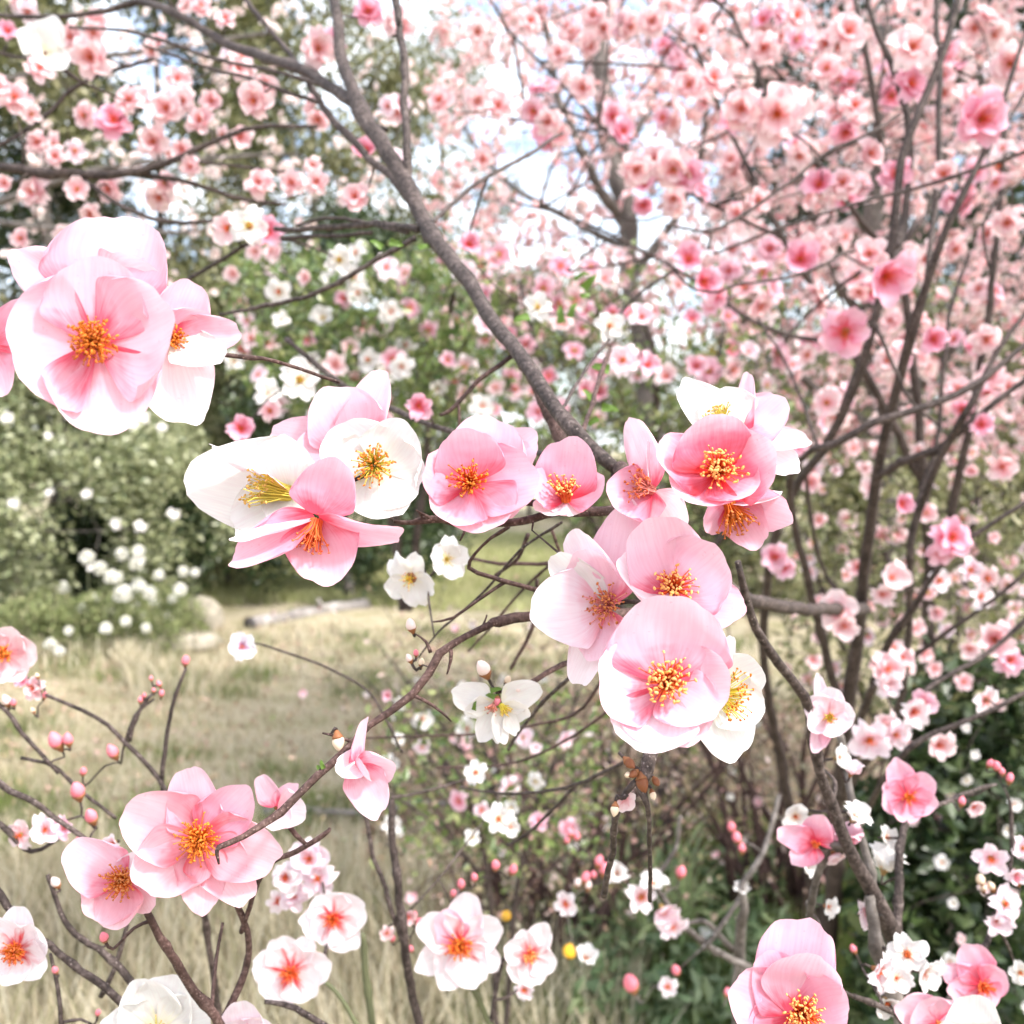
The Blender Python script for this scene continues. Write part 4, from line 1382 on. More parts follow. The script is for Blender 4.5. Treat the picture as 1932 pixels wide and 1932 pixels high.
A.hero((1375, 948), .322, [(1492, 985, 110, {'dz': 24, 'pal': 'rose'}), (1430, 1035, 90, {'dz': 20, 'pal': 'rose'}), (1330, 1000, 90, {'dz': 12}), (1478, 930, 90, {'dz': 46, 'n': (0, .9, .3), 'pal': 'pale'})],
       'rose', 'dark pink blossom nodding below the deep cup', 'orange', 'brown', 38, 84, .5, face=(.25, -.6, .7), sdir=(.25, -.85, .45))
A.hero((1352, 892), .302, [(1338, 785, 168, {'dz': 44, 'sag': .20}), (1242, 845, 120, {'dz': 40, 'sag': .22}), (1292, 942, 142, {'dz': 66, 'n': (.2, .75, .6), 'sag': .22}), (1455, 838, 160, {'dz': 46, 'sag': .20}), (1425, 925, 130, {'dz': 64, 'n': (-.3, .7, .6), 'sag': .2})],
       'deep', 'deep pink cupped blossom with red heart and cream anthers', 'red', 'cream', 52, 72, .75, face=(0, .35, 1), cup=.35, alen=13)
# lower right group
A.hero((1140, 1145), .325, [(1002, 1155, 150, {'dz': 10, 'pal': 'pale'}), (1040, 1048, 90, {'dz': -4, 'pal': 'white'}), (1085, 1000, 100, {'dz': -2, 'pal': 'pale'}), (1185, 942, 120, {'dz': -14, 'pal': 'blush'}), (1100, 1040, 120, {'dz': 20}), (1085, 1296, 92, {'dz': 8, 'pal': 'pale'}), (1120, 1245, 120, {'dz': 26})],
       'blush', 'pale pink blossom turned sideways showing brown anthers', 'pink', 'brown', 44, 64, .95, face=(-.5, .1, .8), sdir=(-.6, .1, .7), soff=(14, -4))
A.hero((1270, 1118), .312, [(1222, 978, 175, {'dz': 30, 'sag': .14}), (1362, 1040, 170, {'dz': 26, 'sag': .14}), (1405, 1142, 130, {'dz': 10, 'pal': 'rose'}), (1165, 1060, 110, {'dz': 36, 'pal': 'pale'}), (1300, 1240, 150, {'dz': 10})],
       'blush', 'pale pink blossom just above the front one', 'red', 'cream', 44, 62, .85, face=(.1, .45, 1), soff=(-4, -4), alen=13)
A.hero((1345, 1312), .322, [(1440, 1262, 130, {'dz': 6}), (1392, 1432, 150, {'dz': 14}), (1438, 1350, 120, {'dz': 8}), (1385, 1202, 66, {'dz': 0})],
       'white', 'white blossom peeping out behind the front pink one', 'yellow', 'gold', 36, 92, .75, face=(.5, 0, .9), sdir=(.75, .05, .6))
A.hero((1255, 1290), .287, [(1268, 1122, 240, {'dz': 30, 'sag': .15, 'notch': .05}), (1114, 1268, 165, {'dz': 58, 'sag': .2, 'curl': .15}), (1175, 1395, 180, {'dz': 72, 'n': (.1, .6, .7), 'pal': 'pale', 'sag': .18}), (1275, 1412, 200, {'dz': 70, 'n': (0, .6, .7), 'pal': 'blush', 'sag': .18}),
                           (1378, 1285, 160, {'dz': 50, 'sag': .18}), (1340, 1360, 130, {'dz': 66, 'n': (-.3, .6, .7)})],
       'blush', 'largest pink blossom in front with red stamens and cream anthers', 'red', 'cream', 58, 74, .85, face=(0, .35, 1), alen=15)
# buds and scales below it
for (x, y, r, kd) in [(1188, 1440, 16, 'brown'), (1195, 1460, 13, 'brown'), (1212, 1478, 20, 'brown'), (1232, 1500, 11, 'cream'), (1160, 1528, 14, 'cream'), (1238, 1475, 12, 'brown'), (1185, 1462, 10, 'cream')]:
    A.bud(x, y, .338, r, kd, (rnd(-.6, .6), rnd(-1, .2), .5))
A.hero((1178, 1505), .342, [(1190, 1530, 30, {'dz': 2}), (1168, 1532, 26, {'dz': 3}), (1200, 1505, 22, {'dz': 4})], 'shell', None, ns=0)
# the lower twig: bell, buds, leaf
A.hero((668, 1440), .33, [(690, 1352, 46, {'dz': 8, 'k': .95, 'm': .4}), (632, 1452, 60, {'dz': 34, 'n': (0, .6, .7), 'b': (690, 1442), 'pal': 'pale'}), (748, 1455, 92, {'dz': 12}), (716, 1542, 84, {'dz': 22, 'n': (-.2, .5, .8)}), (700, 1470, 60, {'dz': 34})],
       'blush', 'pink half-open blossom on the lower twig', ns=0, face=(.7, -.3, .4))
A.bud(638, 1400, .336, 20, 'cream', (.2, -1, .2))
A.bud(775, 1180, .353, 16, 'white', (-.3, 1, .3))
for (x, y, r, kd) in [(772, 1242, 11, 'white'), (785, 1232, 9, 'coral'), (795, 1250, 10, 'cream')]:
    A.bud(x, y, .355, r, kd)
for k, (x, y) in enumerate([(606, 1458), (612, 1450), (925, 1305), (940, 1318), (895, 1340), (930, 1330)]):
    A.leaf(x, y, .33 if k < 2 else .384, rnd(16, 30))
A.bud(912, 1262, .383, 22, 'white', (-.4, .9, .4))
A.bud(958, 1282, .385, 11, 'cream', (.3, .6, .6))
A.bud(978, 1300, .385, 13, 'white', (1, .1, .3))
A.bud(938, 1322, .384, 11, 'coral', (0, -1, .3))
A.hero((935, 1325), .386, [(850, 1310, 66, {'dz': 16, 'n': (.3, -.2, 1)}), (905, 1400, 52, {'dz': 8}), (935, 1402, 40, {'dz': 12}), (880, 1352, 60, {'dz': -4})], 'white', 'white folded blossom hanging below buds, butterfly-like wing', 'pink', 'brown', 12, 34, .6, face=(-.4, -.7, .6), sdir=(-.4, -.8, .5), alen=6)
A.hero((945, 1330), .384, [(1022, 1302, 64, {'dz': 14, 'n': (-.3, -.2, 1)}), (952, 1402, 46, {'dz': 10}), (1000, 1352, 56, {'dz': -2}), (975, 1385, 40, {'dz': 4})], 'white', 'white folded blossom with yellow stamens hanging below buds', 'yellow', 'tan', 12, 34, .6, face=(.4, -.6, .6), sdir=(.5, -.6, .5), alen=6)
# middle-distance blossoms on this branch
for (x, y, d, r, pal, kd, fil) in [(565, 716, .66, 46, 'white', 'single', 'yellow'), (470, 426, .74, 42, 'white', 'single', 'yellow'), (505, 440, .75, 34, 'rose', 'cup', 'red'), (430, 430, .76, 36, 'shell', 'single', 'red'),
                                   (670, 372, .72, 34, 'coral', 'double', 'red'), (600, 92, .8, 40, 'coral', 'double', 'red'), (630, 80, .82, 26, 'rose', 'cup', 'red'), (480, 190, .8, 40, 'coral', 'double', 'red'),
                                   (500, 160, .82, 28, 'coral', 'double', 'red'), (695, 22, .8, 36, 'rose', 'double', 'red'), (690, 285, .76, 30, 'rose', 'cup', 'red'), (705, 265, .77, 24, 'coral', 'cup', 'red'),
                                   (885, 462, .75, 28, 'rose', 'cup', 'red'), (790, 765, .60, 30, 'rose', 'cup', 'red'), (640, 490, .8, 30, 'white', 'single', 'yellow'), (425, 35, .9, 24, 'coral', 'double', 'red'),
                                   (455, 808, .7, 32, 'rose', 'cup', 'red'), (510, 775, .72, 26, 'coral', 'single', 'red'), (775, 1090, .47, 62, 'white', 'single', 'yellow'), (842, 1056, .47, 48, 'white', 'cup', 'yellow'),
                                   (1015, 580, .85, 32, 'white', 'single', 'yellow'), (1150, 615, .85, 32, 'white', 'single', 'red'), (1175, 680, .8, 36, 'pale', 'single', 'red'), (1220, 690, .82, 30, 'blush', 'cup', 'red'),
                                   (1210, 600, .9, 30, 'pale', 'cup', 'red'), (810, 900, .8, 1, 'pale', 'cup', 'red')][:-1]:
    A.bloom(x, y, d, r, pal, kd, (rnd(-.4, .4), rnd(-.4, .3), 1), fil=fil)
for (x, y) in [(1085, 530), (1095, 560), (1078, 600), (1060, 610), (1100, 545), (1115, 755), (1135, 770), (1150, 700), (1130, 790), (720, 470), (735, 455), (790, 470), (1000, 600)]:
    A.leaf(x, y, .75 if x > 1000 and y < 650 else .6, rnd(24, 42))
A.finish()

# ------------------------------------------------------------------ the big pink cluster entering from the left
B1 = Plant('quince_spray', 'spray of very large pale pink blossoms with orange stamens on a thin twig', 'flowering branch', at(-170, 620, .32), None, BARK_R)
B1.branch([(-170, 640, .32, 16), (-20, 630, .31, 15), (150, 640, .30, 14), (300, 645, .295, 12), (430, 668, .30, 9), (520, 682, .31, 7), (640, 722, .33, 6)])
B1.hero((-25, 650), .29, [(62, 565, 90, {'dz': 10}), (10, 745, 80, {'dz': 10}), (-90, 600, 100)], 'rose', 'pink blossom cut by the picture edge', ns=0)
B1.hero((200, 590), .283, [(238, 405, 235, {'dz': 0, 'sag': -.04}), (18, 482, 120, {'dz': 6}), (318, 540, 200, {'dz': 16, 'pal': 'pale'}), (60, 560, 150, {'dz': 2})], 'blush', 'pale pink blossom behind the largest of its spray', ns=0)
B1.hero((322, 640), .278, [(426, 672, 92, {'dz': 26, 'pal': 'white', 'n': (-.2, .5, .8)}), (458, 636, 78, {'dz': -8}), (372, 535, 120, {'dz': 4}), (345, 802, 165, {'dz': 10, 'pal': 'pale'}), (400, 600, 90, {'dz': -6})], 'blush',
        'pink and white blossom seen edge-on beside the largest', 'orange', 'gold', 30, 40, .8, face=(.6, -.1, .7), sdir=(.7, 0, .7))
B1.hero((182, 648), .258, [(14, 662, 255, {'dz': 32, 'sag': .12}), (192, 488, 200, {'dz': 22, 'sag': .08}), (322, 600, 235, {'dz': 44, 'sag': .15}), (188, 819, 215, {'dz': 26, 'sag': .10})],
        'blush', 'largest pale pink blossom with a dense orange-gold heart', 'orange', 'gold', 90, 62, 1.05, face=(.05, .02, 1), alen=13)
B1.bud(372, 705, .33, 18, 'coral', (0, -.6, .6))
B1.finish()

# ------------------------------------------------------------------ lower-left sprays
C1 = Plant('quince_spray', 'low spray with salmon-pink blossoms rising from the dry grass', 'flowering branch', at(470, 2060, .42), None, BARK_R)
C1.branch([(470, 2060, .42, 20), (425, 1945, .395, 18), (370, 1868, .385, 18), (320, 1800, .375, 16), (275, 1725, .365, 14), (247, 1690, .36, 12)])
C1.branch([(420, 1940, .40, 16), (470, 1800, .40, 13), (440, 1690, .385, 12), (390, 1600, .36, 11)], 'twig')
C1.branch([(455, 1760, .395, 9), (500, 1640, .38, 10), (560, 1608, .375, 11), (612, 1572, .375, 10), (622, 1560, .375, 6)], 'twig')
C1.branch([(400, 1905, .39, 8), (405, 1830, .40, 8), (420, 1740, .41, 6)], 'twig')
C1.hero((520, 1525), .372, [(578, 1530, 76, {'dz': 6, 'pal': 'pale'}), (490, 1462, 46, {'dz': 0}), (560, 1480, 40, {'dz': -4}), (540, 1560, 60, {'dz': 12, 'pal': 'pale'})], 'blush', 'pale pink blossom half hidden behind the salmon one', ns=0)
C1.hero((380, 1580), .335, [(234, 1525, 150, {'dz': 22}), (348, 1446, 108, {'dz': 0, 'pal': 'blush', 'k': .7}), (466, 1486, 112, {'dz': 16, 'pal': 'rose'}), (272, 1688, 142, {'dz': 26}), (384, 1724, 100, {'dz': 14}), (528, 1610, 128, {'dz': 24}), (468, 1704, 118, {'dz': 10, 'k': .7})],
        'salmon', 'big salmon-pink blossom with a bright orange heart behind a twig', 'orange', 'gold', 70, 60, 1.0, face=(.05, .05, 1), alen=11)
C1.hero((236, 1660), .345, [(132, 1592, 110, {'dz': 26, 'pal': 'blush', 'n': (.6, -.3, .7)}), (175, 1735, 120, {'dz': 22}), (212, 1756, 100, {'dz': 34}), (290, 1712, 80, {'dz': 12}), (262, 1610, 60, {'dz': 4, 'pal': 'pale'})], 'salmon',
        'salmon blossom turned aside beside the big salmon one', 'orange', 'brown', 44, 52, .9, face=(-.2, 0, 1), sdir=(-.1, .2, 1), alen=11)
C1.bud(196, 1768, .36, 14, 'coral', (0, .6, .4))
C1.finish()

D1 = Plant('budding_quince', 'thin dark stems with round coral buds in front of the dry lawn', 'flowering branch', at(-120, 1760, .55), None, BARK)
D1.branch([(-120, 1400, .48, 14), (0, 1482, .48, 13), (60, 1512, .48, 12), (110, 1546, .48, 10), (200, 1612, .48, 9), (260, 1650, .48, 8)])
D1.branch([(-120, 1490, .50, 12), (0, 1555, .50, 11), (60, 1606, .50, 9), (110, 1580, .50, 6)], 'twig')
D1.branch([(-100, 1240, .52, 9), (12, 1342, .52, 8), (50, 1395, .52, 8), (110, 1460, .52, 7)], 'twig')
D1.branch([(40, 1430, .53, 7), (100, 1445, .53, 7), (150, 1490, .53, 7), (220, 1545, .53, 7)], 'twig')
D1.branch([(85, 1310, .55, 6), (180, 1352, .55, 8), (240, 1402, .55, 9), (300, 1470, .55, 10), (330, 1540, .55, 10), (380, 1700, .58, 12), (420, 1960, .62, 14)])
D1.branch([(350, 1262, .55, 6), (322, 1340, .55, 8), (312, 1420, .55, 9), (306, 1472, .55, 9), (320, 1560, .56, 10), (380, 1720, .58, 10)])
D1.branch([(235, 1405, .55, 6), (255, 1350, .55, 6), (290, 1318, .55, 5)], 'twig')
D1.branch([(-60, 1590, .42, 14), (0, 1690, .42, 14), (50, 1752, .42, 12)], 'twig')
D1.branch([(90, 1650, .47, 8), (130, 1750, .47, 11), (200, 1800, .47, 13), (260, 1865, .47, 15), (320, 1960, .47, 16)])
D1.branch([(70, 1770, .43, 12), (150, 1830, .43, 13), (210, 1875, .43, 14), (280, 1960, .43, 15)])
D1.branch([(240, 1745, .50, 8), (215, 1830, .5, 10), (190, 1880, .5, 10)], 'twig')
D1.branch([(95, 1800, .46, 6), (110, 1870, .46, 8), (120, 1960, .46, 9)], 'twig')
for (x, y, d, r) in [(105, 1398, .52, 22), (128, 1395, .52, 16), (212, 1418, .55, 18), (146, 1492, .50, 22), (172, 1540, .50, 19), (350, 1246, .55, 13), (150, 1585, .49, 12), (157, 1455, .55, 11), (12, 1322, .52, 14), (25, 1325, .52, 10),
                     (105, 1665, .47, 14), (196, 1770, .47, 12), (104, 1830, .46, 10), (185, 1910, .46, 9)]:
    D1.bud(x, y, d, r, 'coral' if r != 14 else random.choice(['coral', 'white']), (rnd(-.4, .3), 1, .4))
D1.branch([(245, 1400, .55, 8), (262, 1345, .55, 8), (285, 1310, .55, 6)], 'twig')
for (x, y) in [(272, 1312), (290, 1302), (300, 1290), (305, 1308), (285, 1280), (265, 1320), (70, 1275), (75, 1300), (55, 1290), (85, 1312), (62, 1340)]:
    D1.bud(x, y, .55, rnd(6, 9), random.choice(['cream', 'coral', 'coral']), joined=True)
for (x, y, d, r, pal, kd) in [(40, 1575, .50, 30, 'shell', 'single'), (85, 1565, .50, 34, 'pale', 'cup'), (125, 1560, .5, 26, 'blush', 'cup'), (65, 1300, .55, 26, 'coral', 'double'), (45, 1280, .55, 22, 'rose', 'cup'), (215, 1590, .48, 24, 'pale', 'cup')]:
    D1.bloom(x, y, d, r, pal, kd, (rnd(-.4, .4), rnd(-.2, .4), 1))
D1.hero((12, 1232), .50, [(70, 1238, 70, {'dz': 14}), (25, 1185, 70, {'dz': 16}), (-30, 1205, 60), (-10, 1290, 70), (45, 1280, 70, {'dz': 18})], 'coral', 'fluffy coral-pink blossom at the picture edge over the lawn', 'red', 'gold', 24, 30, .8)
D1.hero((32, 1792), .40, [(-36, 1735, 80), (30, 1708, 74, {'dz': 10}), (96, 1752, 78, {'dz': 20, 'curl': .3}), (84, 1835, 80), (10, 1858, 84), (-44, 1810, 80)], 'redeye', 'white blossom with an orange-red heart among dark stems', 'orange', 'redd', 44, 36, .95, alen=9)
D1.hero((300, 1945), .40, [(190, 1935, 110, {'dz': 22}), (255, 1852, 120, {'dz': 30}), (335, 1842, 125, {'dz': 28}), (396, 1915, 110, {'dz': 30}), (340, 2020, 120), (240, 2020, 120)], 'white', 'big white blossom with yellow stamens at the bottom edge', 'yellow', 'tan', 48, 60, .9)
D1.hero((462, 1965), .40, [(460, 1890, 90, {'dz': 20}), (512, 1935, 80), (415, 1945, 80)], 'pale', 'pale pink blossom just showing at the bottom edge', 'yellow', 'tan', 20, 30)
D1.finish()

# ------------------------------------------------------------------ red-eyed white flowers on straight stems from the meadow
E1 = Plant('quince_shoots', 'upright thin shoots with white red-eyed blossoms standing in the meadow', 'flowering branch', at(760, 2050, .62), None, BARK)
E1.branch([(830, 2060, .62, 18), (790, 1930, .61, 17), (765, 1800, .60, 17), (752, 1700, .60, 16), (745, 1600, .60, 15), (738, 1505, .60, 12)])
E1.branch([(765, 1800, .60, 10), (735, 1700, .60, 10), (705, 1620, .60, 9), (690, 1530, .60, 8)], 'twig')
E1.branch([(720, 2060, .60, 13), (695, 1860, .60, 14), (682, 1760, .60, 12)], 'stem', GREENSTEM)
E1.branch([(730, 2050, .56, 12), (655, 1900, .56, 9), (610, 1850, .56, 8)], 'stem', GREENSTEM)
E1.branch([(980, 2060, .60, 12), (925, 1930, .6, 12), (885, 1850, .59, 10)], 'stem', GREENSTEM)
E1.branch([(500, 1890, .46, 8), (560, 1905, .46, 12), (640, 1960, .46, 14), (700, 2060, .47, 14)], 'stem', BARK)
E1.branch([(925, 1930, .60, 8), (950, 1810, .60, 9), (990, 1790, .60, 7)], 'twig')
E1.hero((548, 1832), .56, [(476, 1822, 90, {'dz': 8, 'notch': .06}), (530, 1765, 76, {'dz': 12}), (592, 1772, 52, {'dz': 8}), (626, 1818, 80, {'dz': 8}), (590, 1882, 84, {'dz': 12}), (508, 1892, 88, {'dz': 10})], 'redeye', 'flat white blossom with a red eye', 'red', 'redd', 22, 30, 1.1, alen=7)
E1.hero((628, 1732), .57, [(566, 1740, 70, {'dz': 8}), (612, 1684, 84, {'dz': 10, 'notch': .08}), (692, 1715, 88, {'dz': 10, 'notch': .08}), (670, 1790, 76, {'dz': 10}), (600, 1778, 74, {'dz': 8})], 'redeye', 'notched white blossom with a red eye', 'red', 'redd', 20, 28, 1.1, alen=7)
E1.hero((868, 1780), .56, [(786, 1742, 80, {'dz': 12}), (790, 1835, 70, {'dz': 2}), (835, 1716, 66, {'dz': 8, 'pal': 'blush'}), (892, 1686, 76, {'dz': 10, 'pal': 'pale'}), (945, 1742, 80, {'dz': 12}), (942, 1825, 66, {'dz': 6}), (905, 1862, 84, {'dz': 16}), (842, 1868, 86, {'dz': 12})], 'redeye', 'full pale pink blossom with an orange heart on a green stem', 'red', 'gold', 36, 40, .95, alen=9)
E1.hero((1000, 1802), .58, [(950, 1795, 60, {'dz': 8}), (985, 1755, 52, {'dz': 6}), (1030, 1742, 56, {'dz': 10}), (1046, 1830, 60, {'dz': 10}), (1010, 1862, 60, {'dz': 10}), (968, 1852, 56, {'dz': 6})], 'redeye', 'small white blossom with a red eye beside the full pale one', 'red', 'cream', 18, 24, 1.0, alen=7)
for (x, y, d, r, pal, kd) in [(990, 1868, .62, 22, 'redeye', 'single'), (585, 1620, .60, 44, 'pale', 'double'), (600, 1655, .6, 40, 'pale', 'single'), (540, 1655, .6, 36, 'redeye', 'double'), (555, 1690, .61, 34, 'pale', 'double'),
                              (525, 1700, .62, 26, 'redeye', 'single'), (770, 1730, .62, 18, 'coral', 'cup'), (730, 1760, .62, 16, 'shell', 'single'), (940, 1545, .66, 32, 'white', 'single'), (962, 1560, .68, 22, 'white', 'cup'),
                              (898, 1458, .62, 26, 'white', 'single')]:
    E1.bloom(x, y, d, r, pal, kd, (rnd(-.4, .4), rnd(-.1, .4), 1))
for (x, y, r) in [(780, 1728, 13), (790, 1740, 12), (765, 1775, 11), (775, 1790, 9), (760, 1760, 10), (855, 1685, 10), (870, 1668, 13), (895, 1655, 11), (935, 1632, 14), (968, 1640, 14), (740, 1770, 10), (105, 1665, 0)][:-1]:
    E1.bud(x, y, .63, r, 'coral', (rnd(-.4, .4), 1, .4), joined=True)
E1.finish()

# ------------------------------------------------------------------ steep grey stems
G1 = Plant('quince_shrub', 'tall quince shrub of steep forking grey stems with coral-pink blossoms', 'flowering shrub', on_ground(1530, 2.3), None, BARK)
g0 = on_ground(1530, 2.3)
G1.branch([(1535, 1990, 2.3, 40), (1560, 1760, 2.0, 35), (1598, 1400, 1.5, 27), (1625, 1150, 1.3, 23), (1655, 900, 1.15, 20), (1700, 700, 1.05, 17), (1745, 545, 1., 16), (1790, 420, .97, 14), (1850, 300, .96, 10), (1900, 170, .96, 9), (1945, 40, .96, 8)], 'stem', sides=10)
G1.branch([(1560, 1760, 2.0, 23), (1490, 1500, 1.8, 20), (1440, 1250, 1.5, 17), (1470, 980, 1.2, 16), (1550, 850, 1.1, 17), (1610, 725, 1.05, 17), (1650, 600, 1.02, 17), (1685, 450, 1., 17), (1700, 300, 1., 16), (1735, 205, 1., 15), (1785, 80, 1., 14), (1815, -40, 1., 12)], 'stem', sides=10)
G1.branch([(1655, 590, 1.02, 14), (1700, 440, 1.08, 15), (1715, 260, 1.1, 16), (1690, 140, 1.1, 14), (1650, 50, 1.1, 10), (1625, -40, 1.1, 9)], 'stem')
G1.branch([(1748, 540, 1.0, 10), (1765, 380, 1.06, 12), (1772, 200, 1.08, 12), (1768, 0, 1.1, 10), (1765, -50, 1.1, 9)], 'stem')
G1.branch([(1600, 1400, 1.5, 20), (1500, 1000, 1.15, 14), (1505, 868, 1.0, 14), (1570, 838, .95, 15), (1650, 795, .93, 15), (1760, 762, .92, 14), (1850, 718, .92, 12), (1970, 620, .92, 9)], 'stem')
G1.branch([(1655, 905, 1.15, 17), (1700, 872, 1.1, 16), (1780, 838, 1.05, 15), (1850, 780, 1.02, 14), (1960, 700, 1.0, 10)], 'stem')
G1.branch([(1600, 1480, 1.5, 17), (1690, 1350, 1.3, 15), (1716, 1150, 1.2, 14), (1722, 1000, 1.12, 15), (1775, 860, 1.05, 15), (1830, 760, 1.0, 14), (1880, 665, 1.0, 10), (1960, 560, 1., 8)], 'stem')
G1.branch([(1720, 1060, 1.12, 10), (1735, 940, 1.1, 10), (1770, 820, 1.1, 9), (1790, 600, 1.1, 8), (1830, 480, 1.1, 7)], 'stem')
G1.branch([(1590, 1500, 1.5, 17), (1650, 1280, 1.1, 15), (1720, 1150, 1.0, 12), (1800, 1040, .95, 10), (1945, 940, .92, 8)], 'stem')
G1.branch([(1640, 1300, 1.1, 9), (1760, 1210, 1.0, 9), (1850, 1150, .95, 8), (1960, 1060, .92, 6)], 'stem')
G1.branch([(1600, 1480, 1.5, 17), (1700, 1350, .9, 12), (1760, 1290, .85, 10), (1850, 1240, .85, 9), (1955, 1150, .84, 7)], 'stem')
G1.branch([(1580, 1620, 1.6, 17), (1640, 1520, .95, 12), (1690, 1440, .8, 10), (1740, 1395, .78, 10), (1800, 1370, .77, 10), (1880, 1335, .76, 9), (1960, 1290, .76, 8)], 'stem')
G1.branch([(1545, 850, 1.1, 8), (1490, 700, 1.15, 6), (1430, 600, 1.2, 5)], 'twig')
G1.branch([(1700, 215, 1., 6), (1640, 252, .98, 6), (1560, 290, .98, 6), (1490, 345, .97, 7), (1400, 405, .96, 7), (1342, 436, .95, 7), (1300, 432, .95, 5), (1255, 424, .95, 5)], 'twig')
G1.branch([(1342, 436, .95, 5), (1338, 470, .95, 5)], 'twig')
G1.branch([(1960, 280, .95, 8), (1870, 310, .96, 8), (1740, 352, .97, 7), (1600, 388, .97, 6), (1450, 440, .97, 5), (1345, 478, .97, 5)], 'twig')
G1.branch([(1590, 480, .95, 6), (1540, 505, .93, 6), (1480, 525, .92, 6), (1400, 535, .92, 5), (1360, 550, .92, 5)], 'twig')
G1.branch([(1700, 440, 1.08, 5), (1590, 480, .95, 6)], 'twig')
G1.branch([(1270, 510, .95, 6), (1200, 560, .95, 6), (1165, 600, .95, 5)], 'twig')
G1.branch([(1360, 550, .92, 5), (1310, 545, .93, 5), (1270, 510, .95, 5)], 'twig')
G1.branch([(1700, 460, 1., 7), (1560, 560, 1.05, 6), (1480, 640, 1.05, 5)], 'twig')
G1.branch([(1650, 610, 1.02, 8), (1690, 700, 1.0, 8), (1720, 760, 1.0, 7), (1770, 800, 1., 6)], 'twig')
G1.branch([(1625, 1150, 1.3, 8), (1560, 1090, 1.25, 8), (1530, 980, 1.2, 8), (1520, 900, 1.15, 7)], 'twig')
G1.branch([(1860, 290, .96, 6), (1925, 190, .98, 6), (1960, 120, 1., 5)], 'twig')
G1.branch([(1945, 330, .98, 6), (1880, 380, .97, 6), (1855, 440, .97, 5), (1870, 520, .98, 5)], 'twig')
